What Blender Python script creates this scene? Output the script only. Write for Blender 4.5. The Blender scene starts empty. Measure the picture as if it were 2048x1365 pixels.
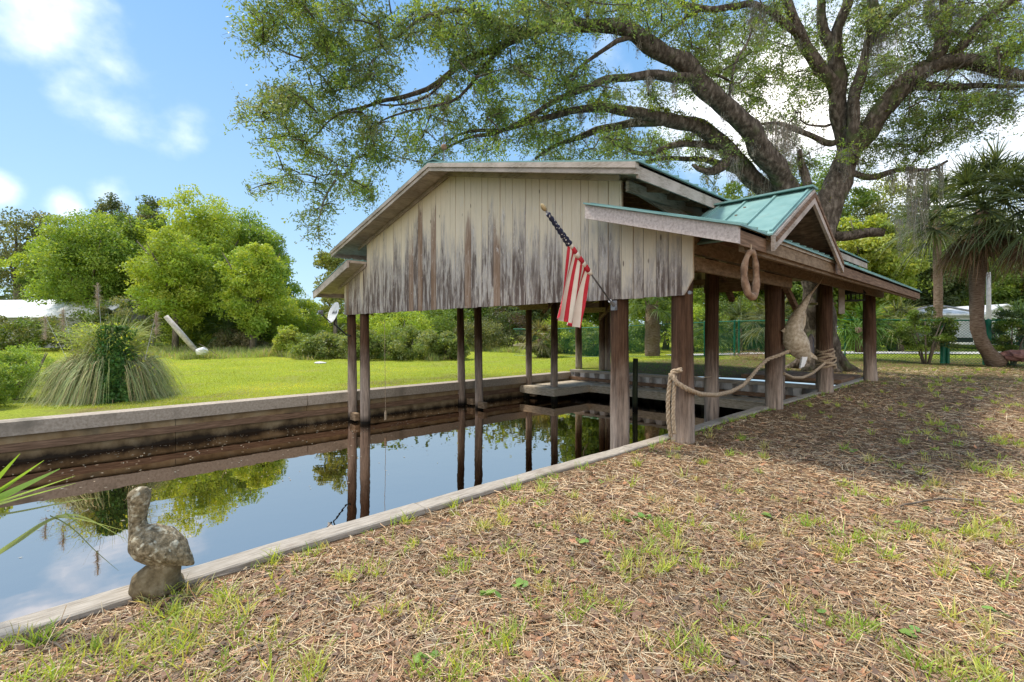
import bpy, math, random
import numpy as np
from mathutils import Vector, noise as mnoise
random.seed(7); RS = np.random.RandomState(11)
S = bpy.context.scene
COL = S.collection
# ---------------------------------------------------------------- camera
F = 965.0; HOR = 663.0; TH = math.radians(46.8); CS = math.cos(TH); SN = math.sin(TH); H = 1.5
cd = bpy.data.cameras.new("camera"); cam = bpy.data.objects.new("camera", cd); COL.objects.link(cam)
cd.sensor_width = 36.0; cd.lens = F / 2048 * 36; cd.shift_y = -19.5 / 2048; cd.clip_start = .05; cd.clip_end = 3000
cam.location = (0, 0, H); cam.rotation_euler = (math.pi / 2, 0, TH)
S.camera = cam
# ---------------------------------------------------------------- light
SUN = Vector((-0.52, -0.16, 0.84)).normalized()
elev = math.asin(SUN.z); azim = math.atan2(SUN.x, SUN.y)
W = bpy.data.worlds.new("World"); S.world = W; W.use_nodes = True
nt = W.node_tree; nt.nodes.clear(); N = nt.nodes.new; L = nt.links.new
out = N('ShaderNodeOutputWorld'); bg = N('ShaderNodeBackground'); sky = N('ShaderNodeTexSky')
sky.sky_type = 'NISHITA'; sky.sun_disc = False; sky.sun_elevation = elev; sky.sun_rotation = azim
sky.air_density = 1.0; sky.dust_density = .6; sky.ozone_density = 1.6
tc = N('ShaderNodeTexCoord')
mp = N('ShaderNodeMapping'); mp.inputs['Scale'].default_value = (1, 1, 1.25); mp.inputs['Location'].default_value = (.3, .1, 0)
nz = N('ShaderNodeTexNoise'); nz.inputs['Scale'].default_value = 3.2; nz.inputs['Detail'].default_value = 9; nz.inputs['Roughness'].default_value = .52
L(tc.outputs['Generated'], mp.inputs[0]); L(mp.outputs[0], nz.inputs['Vector'])
def wdir(u, v):
    s = (u - 1024) / F
    return Vector((-SN + s * CS, CS + s * SN, (HOR - v) / F)).normalized()
# clouds in view sit at real directions in the sky: noise gated by soft regions
acc = None
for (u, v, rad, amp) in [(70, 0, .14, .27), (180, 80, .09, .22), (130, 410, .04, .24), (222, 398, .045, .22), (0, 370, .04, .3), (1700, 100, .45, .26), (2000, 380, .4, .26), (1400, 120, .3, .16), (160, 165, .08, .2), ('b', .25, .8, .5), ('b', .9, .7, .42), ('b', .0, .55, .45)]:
    d = wdir(u, v) if u != 'b' else Vector((SN, -CS, v)).normalized()  # 'b': unseen clouds added behind the camera as warm fill on the siding
    dist = N('ShaderNodeVectorMath'); dist.operation = 'DISTANCE'; dist.inputs[1].default_value = d
    nrm = N('ShaderNodeVectorMath'); nrm.operation = 'NORMALIZE'; L(tc.outputs['Generated'], nrm.inputs[0]); L(nrm.outputs[0], dist.inputs[0])
    mr = N('ShaderNodeMapRange'); mr.interpolation_type = 'SMOOTHSTEP'
    mr.inputs['From Min'].default_value = 0; mr.inputs['From Max'].default_value = rad * 1.5
    mr.inputs['To Min'].default_value = amp; mr.inputs['To Max'].default_value = 0
    L(dist.outputs['Value'], mr.inputs['Value'])
    if acc is None: acc = mr.outputs[0]
    else:
        m = N('ShaderNodeMath'); m.operation = 'MAXIMUM'; L(acc, m.inputs[0]); L(mr.outputs[0], m.inputs[1]); acc = m.outputs[0]
ad = N('ShaderNodeMath'); ad.operation = 'ADD'; L(acc, ad.inputs[0]); L(nz.outputs['Fac'], ad.inputs[1])
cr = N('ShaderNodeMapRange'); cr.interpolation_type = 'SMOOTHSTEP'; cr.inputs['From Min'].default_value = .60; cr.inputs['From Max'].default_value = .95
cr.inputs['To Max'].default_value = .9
L(ad.outputs[0], cr.inputs['Value'])
haz = N('ShaderNodeMix'); haz.data_type = 'RGBA'; haz.inputs['Factor'].default_value = .72
spz = N('ShaderNodeSeparateXYZ'); L(tc.outputs['Generated'], spz.inputs[0])
gr = N('ShaderNodeValToRGB'); e_ = gr.color_ramp.elements; e_[0].position = .02; e_[0].color = (.30, .47, .62, 1); e_[1].position = .62; e_[1].color = (.10, .28, .56, 1)
L(spz.outputs['Z'], gr.inputs[0]); gsc = N('ShaderNodeVectorMath'); gsc.operation = 'SCALE'; gsc.inputs['Scale'].default_value = 10; L(gr.outputs[0], gsc.inputs[0]); L(gsc.outputs[0], haz.inputs['B'])
L(sky.outputs[0], haz.inputs['A'])
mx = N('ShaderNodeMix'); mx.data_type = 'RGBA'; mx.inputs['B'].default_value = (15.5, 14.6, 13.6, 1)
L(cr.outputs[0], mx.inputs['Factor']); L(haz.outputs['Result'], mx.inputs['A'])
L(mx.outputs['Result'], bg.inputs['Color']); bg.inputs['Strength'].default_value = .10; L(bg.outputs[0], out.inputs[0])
sl = bpy.data.lights.new("sun", 'SUN'); so = bpy.data.objects.new("sun", sl); COL.objects.link(so)
sl.energy = 2.9; sl.angle = math.radians(9); sl.color = (1, .95, .86)
so.rotation_euler = SUN.to_track_quat('Z', 'Y').to_euler(); so.location = (0, 0, 30)
S.view_settings.view_transform = 'Standard'; S.view_settings.look = 'None'; S.view_settings.gamma = 1
S.view_settings.exposure = .85
S.cycles.max_bounces = 7; S.cycles.transparent_max_bounces = 8; S.cycles.diffuse_bounces = 3; S.cycles.glossy_bounces = 3
S.cycles.caustics_reflective = False; S.cycles.caustics_refractive = False; S.cycles.sample_clamp_indirect = 6

# ---------------------------------------------------------------- projection helpers (pixel of the photo + distance -> world point)
def ray(u, v):
    s = (u - 1024) / F
    return np.array((-SN + s * CS, CS + s * SN, (HOR - v) / F))
def P(u, v, t): return np.array((0, 0, H)) + ray(u, v) * t
def PZ(u, v, z): r = ray(u, v); return np.array((0, 0, H)) + r * ((z - H) / r[2])
def G(u, t):                                         # ground point under column u at depth t
    p = P(u, HOR, t); return np.array((p[0], p[1], gz(p[0], p[1])))
def sst(a, b, x): x = min(1, max(0, (x - a) / (b - a))); return x * x * (3 - 2 * x)
def gz(x, y):
    d = -SN * x + CS * y
    zr = .02 + .17 * sst(15, 24, d) if x > -14 else 0
    far = .19 * sst(15, 24, d)
    zl = -.27 + .25 * sst(26, 44, d)
    if x < -13.4 and y < 16.2: z = zl
    else:
        k = sst(-24, -8, x) if y > 20 else sst(-14.5, -3.5, x) * (1 - sst(16, 20, y)) + sst(16, 20, y) * sst(-24, -8, x)
        if x > -3.5: k = 1
        z = zl * (1 - k) + (.02 + far) * k
    if x > -3.6:
        z += .02 * mnoise.noise(Vector((x * 1.3, y * 1.3, 0))) * min(1, (x + 3.5) * 2) - .02
    return z
# ---------------------------------------------------------------- object helpers
WL = {}
Rr = np.array((CS, SN, 0)); Up = np.array((0, 0, 1.)); Fw = np.array((-SN, CS, 0))
def setp(o, label=None, cat=None, group=None, kind=None):
    if label: o['label'] = label
    if cat: o['category'] = cat
    if group: o['group'] = group
    if kind: o['kind'] = kind
    return o
def thing(name, loc, label, cat, group=None):
    o = bpy.data.objects.new(name, None); COL.objects.link(o); o.location = tuple(loc); o.empty_display_size = .2
    WL[o.name] = np.array(loc, float)
    return setp(o, label, cat, group)
class MB:
    def __init__(s): s.v = []; s.f = []; s.c = []; s.n = 0; s.mi = []
    def add(s, v, f, c=None, mi=0):
        v = np.asarray(v, float).reshape(-1, 3); s.v.append(v)
        if isinstance(f, np.ndarray): s.f.append((f + s.n))
        else: s.f.extend([[i + s.n for i in q] for q in f])
        k = len(f); s.mi.append(np.full(k, mi, np.int32))
        if c is None: c = (.5, .5, .5)
        c = np.asarray(c, float)
        if c.ndim == 1: c = np.tile(c, (len(v), 1))
        s.c.append(c); s.n += len(v); return s
    def box(s, p0, p1, c=None, mi=0):
        (x0, y0, z0), (x1, y1, z1) = p0, p1
        v = [(x0, y0, z0), (x1, y0, z0), (x1, y1, z0), (x0, y1, z0), (x0, y0, z1), (x1, y0, z1), (x1, y1, z1), (x0, y1, z1)]
        return s.add(v, [(0, 3, 2, 1), (4, 5, 6, 7), (0, 1, 5, 4), (1, 2, 6, 5), (2, 3, 7, 6), (3, 0, 4, 7)], c, mi)
    def beam(s, a, b, w, h, up=(0, 0, 1), c=None, mi=0):   # rectangular bar a->b, width w sideways, height h along up
        a = np.array(a, float); b = np.array(b, float); d = (b - a) / np.linalg.norm(b - a)
        sd = np.cross(d, up); sd /= np.linalg.norm(sd); u = np.cross(sd, d)
        v = [p + sd * w / 2 * i + u * h / 2 * j for p in (a, b) for i, j in ((-1, -1), (1, -1), (1, 1), (-1, 1))]
        return s.add(v, [(0, 3, 2, 1), (4, 5, 6, 7), (0, 1, 5, 4), (1, 2, 6, 5), (2, 3, 7, 6), (3, 0, 4, 7)], c, mi)
    def prism(s, poly, e0, e1, c=None, mi=0):              # poly of 3-D points extruded by vector e1-e0
        poly = np.array(poly, float); n = len(poly); e0 = np.array(e0, float); e1 = np.array(e1, float)
        v = np.vstack((poly + e0, poly + e1))
        f = [tuple(range(n))[::-1], tuple(range(n, 2 * n))] + [(i, (i + 1) % n, n + (i + 1) % n, n + i) for i in range(n)]
        return s.add(v, f, c, mi)
    def tube(s, pts, rad, n=8, c=None, sq=1.0, wob=0, mi=0, cap=True):
        pts = np.array(pts, float); m = len(pts); rad = np.broadcast_to(np.array(rad, float), (m,))
        T = np.gradient(pts, axis=0); T /= np.linalg.norm(T, axis=1)[:, None] + 1e-9
        ref = np.array((0, 0, 1.)) if abs(T[0][2]) < .9 else np.array((1., 0, 0))
        A = np.cross(T[0], ref); A /= np.linalg.norm(A); V = []
        for i in range(m):
            A = A - T[i] * A.dot(T[i]); A /= np.linalg.norm(A) + 1e-9; B = np.cross(T[i], A)
            for k in range(n):
                an = 2 * math.pi * k / n; r = rad[i]
                if wob: r *= 1 + wob * mnoise.noise(Vector(pts[i] * 1.5) + Vector((math.cos(an) * 1.2, math.sin(an) * 1.2, 0)))
                V.append(pts[i] + (A * math.cos(an) + B * math.sin(an) * sq) * r)
        f = [(i * n + k, i * n + (k + 1) % n, (i + 1) * n + (k + 1) % n, (i + 1) * n + k) for i in range(m - 1) for k in range(n)]
        if cap: f += [tuple(range(n))[::-1], tuple((m - 1) * n + k for k in range(n))]
        return s.add(V, f, c, mi)
    def leaves(s, C, ln, wd, c, axis=None, jit=1.0):       # rhombic leaves at centres C
        C = np.asarray(C, float); n = len(C)
        if n == 0: return s
        a = RS.normal(size=(n, 3)) * jit
        if axis is not None: a += axis
        a /= np.linalg.norm(a, axis=1)[:, None]
        b = np.cross(a, RS.normal(size=(n, 3))); b /= np.linalg.norm(b, axis=1)[:, None]
        ln = (np.broadcast_to(ln, (n,)) * RS.uniform(.7, 1.3, n))[:, None]; wd = (np.broadcast_to(wd, (n,)) * RS.uniform(.7, 1.3, n))[:, None]
        V = np.stack((C - a * ln / 2, C + b * wd / 2, C + a * ln / 2, C - b * wd / 2), 1).reshape(-1, 3)
        f = np.arange(4 * n).reshape(n, 4)
        c = np.broadcast_to(np.asarray(c, float), (n, 3))
        return s.add(V, f, np.repeat(c, 4, 0))
    def blades(s, B, D, ln, wd, g, c, ns=3, taper=True):   # ribbons from base B along D, bending down by g
        B = np.asarray(B, float); n = len(B); D = np.asarray(D, float); D = D / np.linalg.norm(D, axis=1)[:, None]
        ln = np.broadcast_to(ln, (n,))[:, None]; wd = np.broadcast_to(wd, (n,))[:, None]; g = np.broadcast_to(g, (n,))[:, None]
        sd = np.cross(D, RS.normal(size=(n, 3)) * .5 + np.array((0, 0, 1.))); sd /= np.linalg.norm(sd, axis=1)[:, None] + 1e-9
        V = np.zeros((n, ns + 1, 2, 3)); down = np.array((0, 0, -1.))
        for i in range(ns + 1):
            q = i / ns; p = B + D * ln * q + down * g * ln * q * q
            w = wd * ((1 - .92 * q ** 1.6) if taper else 1) / 2
            V[:, i, 0] = p - sd * w; V[:, i, 1] = p + sd * w
        base = np.arange(n)[:, None] * (2 * (ns + 1))
        fs = [np.concatenate((base + 2 * i, base + 2 * i + 1, base + 2 * i + 3, base + 2 * i + 2), 1) for i in range(ns)]
        c = np.broadcast_to(np.asarray(c, float), (n, 3))
        return s.add(V.reshape(-1, 3), np.vstack(fs), np.repeat(c, 2 * (ns + 1), 0))
    def build(s, name, mat, parent=None, smooth=False, label=None):
        v = np.vstack(s.v); c = np.vstack(s.c)
        if parent is not None: v = v - WL[parent.name]
        me = bpy.data.meshes.new(name); faces = s.f
        if faces and all(isinstance(q, np.ndarray) and q.ndim == 2 for q in faces):
            A = np.vstack(faces).astype(np.int32); nf, k = A.shape
            me.vertices.add(len(v)); me.vertices.foreach_set('co', v.astype(np.float32).ravel())
            me.loops.add(nf * k); me.loops.foreach_set('vertex_index', A.ravel())
            me.polygons.add(nf); me.polygons.foreach_set('loop_start', np.arange(0, nf * k, k, dtype=np.int32))
            me.update(calc_edges=True)
        else:
            fl = []
            for q in faces:
                if isinstance(q, np.ndarray) and q.ndim == 2: fl.extend(q.tolist())
                else: fl.append(list(q))
            me.from_pydata(v.tolist(), [], fl)
        at = me.color_attributes.new('col', 'FLOAT_COLOR', 'POINT')
        at.data.foreach_set('color', np.hstack((c, np.ones((len(c), 1)))).astype(np.float32).ravel())
        mi = np.concatenate(s.mi)
        if mi.max() > 0 and len(mi) == len(me.polygons): me.polygons.foreach_set('material_index', mi)
        if smooth: me.polygons.foreach_set('use_smooth', [True] * len(me.polygons))
        for m in (mat if isinstance(mat, (list, tuple)) else [mat]): me.materials.append(m)
        o = bpy.data.objects.new(name, me); COL.objects.link(o)
        if parent is not None: o.parent = parent; WL[o.name] = WL[parent.name]
        else: WL[o.name] = np.zeros(3)
        if label: o['label'] = label
        return o
def hue(n, base, var=.15, rs=RS):
    base = np.array(base, float); k = rs.uniform(1 - var, 1 + var, (n, 1)); t = rs.uniform(-var * .6, var * .6, (n, 1))
    return np.clip(base * k * (1 + t * np.array((1, .1, -.6))), 0, 1)
# ---------------------------------------------------------------- materials
def nmat(name):
    m = bpy.data.materials.new(name); m.use_nodes = True; t = m.node_tree; t.nodes.clear()
    o = t.nodes.new('ShaderNodeOutputMaterial'); return m, t, o
def ramp(t, stops, interp='LINEAR'):
    r = t.nodes.new('ShaderNodeValToRGB'); e = r.color_ramp.elements; r.color_ramp.interpolation = interp
    while len(e) < len(stops): e.new(.5)
    for i, (p, c) in enumerate(stops): e[i].position = p; e[i].color = (*c, 1)
    return r
def mk(name, cols, scale=8, stretch=(1, 1, 1), rough=.8, bump=.3, bdist=.01, detail=8, spec=.3, metal=0, dist=0, second=None, usecol=False, wet=None):
    """noise-coloured surface: cols = ramp colours; second = (colour, scale, lo, hi) patches; usecol multiplies the per-board 'col' (0.5 = neutral)"""
    m, t, o = nmat(name); n = t.nodes.new; l = t.links.new
    b = n('ShaderNodeBsdfPrincipled'); b.inputs['Roughness'].default_value = rough; b.inputs['Metallic'].default_value = metal
    b.inputs['Specular IOR Level'].default_value = spec
    g = n('ShaderNodeNewGeometry'); mp = n('ShaderNodeMapping'); mp.inputs['Scale'].default_value = stretch; l(g.outputs['Position'], mp.inputs[0])
    z = n('ShaderNodeTexNoise'); z.inputs['Scale'].default_value = scale; z.inputs['Detail'].default_value = detail; z.inputs['Roughness'].default_value = .62; z.inputs['Distortion'].default_value = dist
    l(mp.outputs[0], z.inputs['Vector'])
    k = len(cols); r = ramp(t, [(.28 + .44 * i / (k - 1), c) for i, c in enumerate(cols)]); l(z.outputs['Fac'], r.inputs[0]); cur = r.outputs[0]
    if second:
        c2, s2, lo, hi = second
        z2 = n('ShaderNodeTexNoise'); z2.inputs['Scale'].default_value = s2; z2.inputs['Detail'].default_value = 6; l(g.outputs['Position'], z2.inputs['Vector'])
        mr = n('ShaderNodeMapRange'); mr.inputs['From Min'].default_value = lo; mr.inputs['From Max'].default_value = hi; l(z2.outputs['Fac'], mr.inputs['Value'])
        x = n('ShaderNodeMix'); x.data_type = 'RGBA'; x.inputs['B'].default_value = (*c2, 1); l(mr.outputs[0], x.inputs['Factor']); l(cur, x.inputs['A']); cur = x.outputs['Result']
    if usecol:
        a = n('ShaderNodeVertexColor'); a.layer_name = 'col'; x = n('ShaderNodeMix'); x.data_type = 'RGBA'; x.blend_type = 'MULTIPLY'; x.inputs['Factor'].default_value = 1
        sc = n('ShaderNodeVectorMath'); sc.operation = 'SCALE'; sc.inputs['Scale'].default_value = 2; l(a.outputs[0], sc.inputs[0])
        l(cur, x.inputs['A']); l(sc.outputs[0], x.inputs['B']); cur = x.outputs['Result']
    if wet:
        sz_ = n('ShaderNodeSeparateXYZ'); l(g.outputs['Position'], sz_.inputs[0]); ma = n('ShaderNodeMath'); ma.operation = 'MULTIPLY_ADD'; ma.inputs[1].default_value = .35; l(z.outputs['Fac'], ma.inputs[0]); l(sz_.outputs['Z'], ma.inputs[2])
        mw = n('ShaderNodeMapRange'); mw.inputs['From Min'].default_value = wet[0] + .17; mw.inputs['From Max'].default_value = wet[1] + .17; mw.inputs['To Min'].default_value = 1; mw.inputs['To Max'].default_value = 0; l(ma.outputs[0], mw.inputs['Value'])
        x = n('ShaderNodeMix'); x.data_type = 'RGBA'; x.inputs['B'].default_value = (*wet[2], 1); l(mw.outputs[0], x.inputs['Factor']); l(cur, x.inputs['A']); cur = x.outputs['Result']
    l(cur, b.inputs['Base Color'])
    if bump:
        bp = n('ShaderNodeBump'); bp.inputs['Strength'].default_value = bump; bp.inputs['Distance'].default_value = bdist
        l(z.outputs['Fac'], bp.inputs['Height']); l(bp.outputs[0], b.inputs['Normal'])
    l(b.outputs[0], o.inputs[0]); return m
def leafmat(name, trans=.35, rough=.5, tcol=(1.25, 1.15, .45)):
    m, t, o = nmat(name); n = t.nodes.new; l = t.links.new
    a = n('ShaderNodeVertexColor'); a.layer_name = 'col'
    b = n('ShaderNodeBsdfPrincipled'); b.inputs['Roughness'].default_value = rough; b.inputs['Specular IOR Level'].default_value = .35
    tr = n('ShaderNodeBsdfTranslucent'); mu = n('ShaderNodeVectorMath'); mu.operation = 'MULTIPLY'; mu.inputs[1].default_value = tcol
    l(a.outputs[0], mu.inputs[0]); l(mu.outputs[0], tr.inputs['Color']); l(a.outputs[0], b.inputs['Base Color'])
    x = n('ShaderNodeMixShader'); x.inputs[0].default_value = trans; l(b.outputs[0], x.inputs[1]); l(tr.outputs[0], x.inputs[2]); l(x.outputs[0], o.inputs[0]); return m
LEAF = leafmat('leaf', .42); STRAW = leafmat('straw', .15, .7, (1, 1, .9)); MOSS = leafmat('moss', .25, .9, (1, 1, .9))
BARK = mk('oak_bark', [(.03, .024, .018), (.11, .088, .068), (.28, .235, .19)], 9, (1, 1, .4), .95, 1.0, .09, second=((.10, .12, .05), 1.6, .56, .7), spec=.1)
TRUNK = mk('tree_trunk', [(.06, .05, .04), (.16, .13, .1), (.28, .24, .2)], 9, (1, 1, .3), .95, .6, .03, spec=.1)
PALMT = mk('palm_trunk', [(.07, .045, .03), (.19, .13, .09), (.33, .26, .2)], 14, (.5, .5, 2.5), .95, .9, .04, spec=.1)
METALG = mk('green_metal_roof', [(.13, .25, .225), (.19, .33, .30), (.25, .40, .36)], 3, (1, 1, 1), .42, .05, .01, spec=.5, second=((.2, .25, .2), 7, .62, .8))
WOODF = mk('weathered_trim_wood', [(.20, .155, .12), (.38, .32, .26), (.54, .48, .41)], 9, (1, 1, 6), .9, .3, .006, second=((.52, .44, .38), 2.2, .42, .62))
WOODP = mk('pinkish_worn_board', [(.30, .24, .21), (.52, .44, .40), (.66, .58, .54)], 30, (1, 1, 1), .9, .4, .004)
WOODD = mk('brown_old_timber', [(.085, .05, .03), (.19, .115, .07), (.33, .21, .135)], 8, (1, .35, 5), .9, .35, .006)
WOODI = mk('interior_rafter_wood', [(.13, .085, .05), (.24, .165, .1), (.36, .26, .17)], 8, (1, 1, 3), .9, .3, .006)
SOFF = mk('soffit_wood', [(.36, .29, .22), (.52, .44, .36), (.66, .58, .5)], 6, (3, 1, 1), .9, .3, .004, usecol=True)
CONC = mk('concrete_wall', [(.17, .11, .055), (.30, .21, .11), (.40, .32, .20)], 2.2, (1, 1, .8), .9, .4, .02, second=((.06, .05, .035), 1.2, .55, .75), wet=(-1.0, -.84, (.022, .015, .009)))
CONCC = mk('concrete_cap', [(.27, .22, .165), (.40, .33, .26), (.50, .43, .35)], 20, (1, 1, 1), .9, .35, .006, second=((.2, .17, .13), 1.3, .56, .75))
TIMB = mk('timber_cap', [(.21, .17, .13), (.36, .31, .25), (.48, .42, .35)], 14, (6, .6, 6), .9, .4, .006, second=((.2, .15, .11), 1.6, .56, .75))
VINYL = mk('sheet_pile', [(.36, .34, .31), (.54, .51, .48), (.68, .65, .61)], 3, (1, 1, .6), .8, .15, .01, spec=.08, second=((.14, .13, .09), 2.5, .6, .74), wet=(-.75, -.5, (.03, .028, .02)))
DECK = mk('deck_boards', [(.30, .24, .16), (.50, .42, .31), (.64, .56, .44)], 7, (1, 5, 4), .9, .3, .006, usecol=True)
ROPE = mk('rope_fibre', [(.22, .15, .09), (.40, .30, .20), (.56, .45, .33)], 40, (1, 1, 1), .95, .6, .006)
GREENM = mk('green_vinyl_metal', [(.008, .10, .055), (.012, .14, .08), (.02, .18, .105)], 5, rough=.45, bump=0)
WHITEP = mk('white_paint', [(.62, .61, .6), (.74, .73, .71), (.8, .8, .78)], 6, rough=.6, bump=.1)
GREYM = mk('grey_metal', [(.12, .12, .13), (.22, .22, .23), (.3, .3, .31)], 9, rough=.5, bump=.1, metal=.3)
BLACKM = mk('black_metal', [(.01, .01, .01), (.02, .02, .02), (.035, .03, .03)], 9, rough=.5, bump=.1)
STONE = mk('pelican_stone', [(.05, .038, .022), (.22, .17, .10), (.44, .36, .24)], 45, (1, 1, 1), .95, 1.0, .014, second=((.50, .45, .33), 22, .57, .64))
STONEB = mk('statue_base_stone', [(.07, .05, .025), (.16, .12, .065), (.26, .21, .13)], 22, (1, 1, 1), .95, .7, .01)
ROCKW = mk('white_rock', [(.5, .48, .46), (.68, .66, .64), (.8, .78, .76)], 8, bump=.6, bdist=.05)
ROCKR = mk('red_rock', [(.14, .06, .05), (.25, .12, .1), (.36, .2, .17)], 8, bump=.6, bdist=.05)
ASPH = mk('pale_road', [(.42, .40, .37), (.50, .48, .44), (.58, .56, .52)], 6, rough=.9, bump=.1)
DRIFT = mk('carved_wood', [(.22, .16, .10), (.46, .37, .26), (.66, .57, .44)], 9, (2, 2, 2), .8, .4, .01, second=((.12, .08, .05), 4, .56, .7))
LEATH = mk('worn_leather_wood', [(.10, .055, .03), (.25, .15, .09), (.40, .28, .19)], 12, (1, 1, 1), .8, .5, .01)
TIN = mk('white_roof_sheet', [(.52, .53, .55), (.70, .71, .73), (.8, .8, .8)], 1.2, (1, 1, 1), .5, .1, .01, second=((.4, .42, .38), 1.5, .55, .62))
SHEDW = mk('shed_siding', [(.50, .51, .53), (.58, .59, .61), (.64, .65, .67)], 3, rough=.7, bump=.1)
SHEDD = mk('shed_grey_siding', [(.22, .22, .22), (.27, .27, .27), (.33, .33, .32)], 3, rough=.8, bump=.1)
def siding_mat():
    m, t, o = nmat('weathered_paint_siding'); n = t.nodes.new; l = t.links.new
    b = n('ShaderNodeBsdfPrincipled'); b.inputs['Roughness'].default_value = .85; b.inputs['Specular IOR Level'].default_value = .2
    g = n('ShaderNodeNewGeometry'); col = n('ShaderNodeVertexColor'); col.layer_name = 'col'
    sp = n('ShaderNodeSeparateXYZ'); l(g.outputs['Position'], sp.inputs[0]); sc = n('ShaderNodeSeparateColor'); l(col.outputs[0], sc.inputs[0])
    def noi(scale, vec, det=7, ro=.6, di=0):
        off = n('ShaderNodeCombineXYZ'); mm = n('ShaderNodeMath'); mm.operation = 'MULTIPLY'; mm.inputs[1].default_value = 37; l(sc.outputs[0], mm.inputs[0]); l(mm.outputs[0], off.inputs['Z']); l(mm.outputs[0], off.inputs['Y'])
        mp = n('ShaderNodeMapping'); mp.inputs['Scale'].default_value = vec; l(g.outputs['Position'], mp.inputs[0])
        va = n('ShaderNodeVectorMath'); l(mp.outputs[0], va.inputs[0]); l(off.outputs[0], va.inputs[1])
        z = n('ShaderNodeTexNoise'); z.inputs['Scale'].default_value = scale; z.inputs['Detail'].default_value = det; z.inputs['Roughness'].default_value = ro; z.inputs['Distortion'].default_value = di
        l(va.outputs[0], z.inputs['Vector']); return z.outputs['Fac']
    def math_(op, a, bb):
        q = n('ShaderNodeMath'); q.operation = op
        for i, x in enumerate((a, bb)):
            if isinstance(x, (int, float)): q.inputs[i].default_value = x
            else: l(x, q.inputs[i])
        return q.outputs[0]
    def mixc(f, a, bb):
        x = n('ShaderNodeMix'); x.data_type = 'RGBA'
        for k, v in (('Factor', f), ('A', a), ('B', bb)):
            if isinstance(v, tuple): x.inputs[k].default_value = (*v, 1)
            else: l(v, x.inputs[k])
        return x.outputs['Result']
    def rng(v, lo, hi, a=0., bb=1.):
        q = n('ShaderNodeMapRange'); q.interpolation_type = 'SMOOTHSTEP'; q.inputs['From Min'].default_value = lo; q.inputs['From Max'].default_value = hi
        q.inputs['To Min'].default_value = a; q.inputs['To Max'].default_value = bb; l(v, q.inputs['Value']); return q.outputs[0]
    grain = noi(60, (1, 1, .06), 6, .7); streak = noi(9, (1, 1, .13), 8, .7, .6); big = noi(2.2, (1, 1, .35), 4); fleck = noi(46, (1, 1, .3), 5, .7)
    # rain reaches the foot of the boards: worn height varies board by board
    ax_ = math_('ABSOLUTE', math_('ADD', sp.outputs['X'], 9.4), 0)
    h = math_('ADD', math_('ADD', sp.outputs['Z'], math_('MULTIPLY', ax_, .24)), math_('MULTIPLY', math_('SUBTRACT', streak, .5), 2.8))
    h = math_('ADD', h, math_('MULTIPLY', math_('SUBTRACT', big, .5), 1.4))
    h = math_('ADD', h, math_('MULTIPLY', math_('SUBTRACT', sc.outputs[1], .5), .9))
    wear = rng(h, 3.4, 4.3, 1, 0)
    wear2 = rng(h, 2.95, 3.95, 1, 0)
    paint = mixc(grain, (.56, .46, .32), (.82, .71, .55))
    grey = mixc(grain, (.25, .205, .175), (.64, .58, .53))
    dark = mixc(streak, (.035, .022, .018), (.20, .14, .11))
    warm = mixc(grain, (.17, .09, .05), (.40, .25, .15))
    c = mixc(math_('MULTIPLY', wear, rng(fleck, .30, .56, .35, 1)), paint, grey)
    c = mixc(math_('MULTIPLY', math_('MULTIPLY', wear2, rng(noi(13, (1, 1, .10), 7, .7, .4), .42, .55)), .95), c, dark)
    c = mixc(math_('MULTIPLY', math_('MULTIPLY', wear, rng(sc.outputs[2], .86, .9)), .7), c, warm)
    pale = rng(noi(16, (1, 1, .25), 5, .65, 1.2), .60, .70)
    c = mixc(math_('MULTIPLY', pale, .75), c, (.66, .61, .57))
    vo = n('ShaderNodeTexVoronoi'); vo.inputs['Scale'].default_value = 1; mpv = n('ShaderNodeMapping'); mpv.inputs['Scale'].default_value = (5.6, 1, 1.6); l(g.outputs['Position'], mpv.inputs[0]); l(mpv.outputs[0], vo.inputs['Vector'])
    kn = rng(vo.outputs['Distance'], .045, .09, 1, 0); c = mixc(math_('MULTIPLY', kn, .75), c, (.10, .06, .04))
    l(c, b.inputs['Base Color'])
    bp = n('ShaderNodeBump'); bp.inputs['Strength'].default_value = .4; bp.inputs['Distance'].default_value = .005; l(grain, bp.inputs['Height']); l(bp.outputs[0], b.inputs['Normal'])
    l(b.outputs[0], o.inputs[0]); return m
SIDING = siding_mat()
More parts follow.
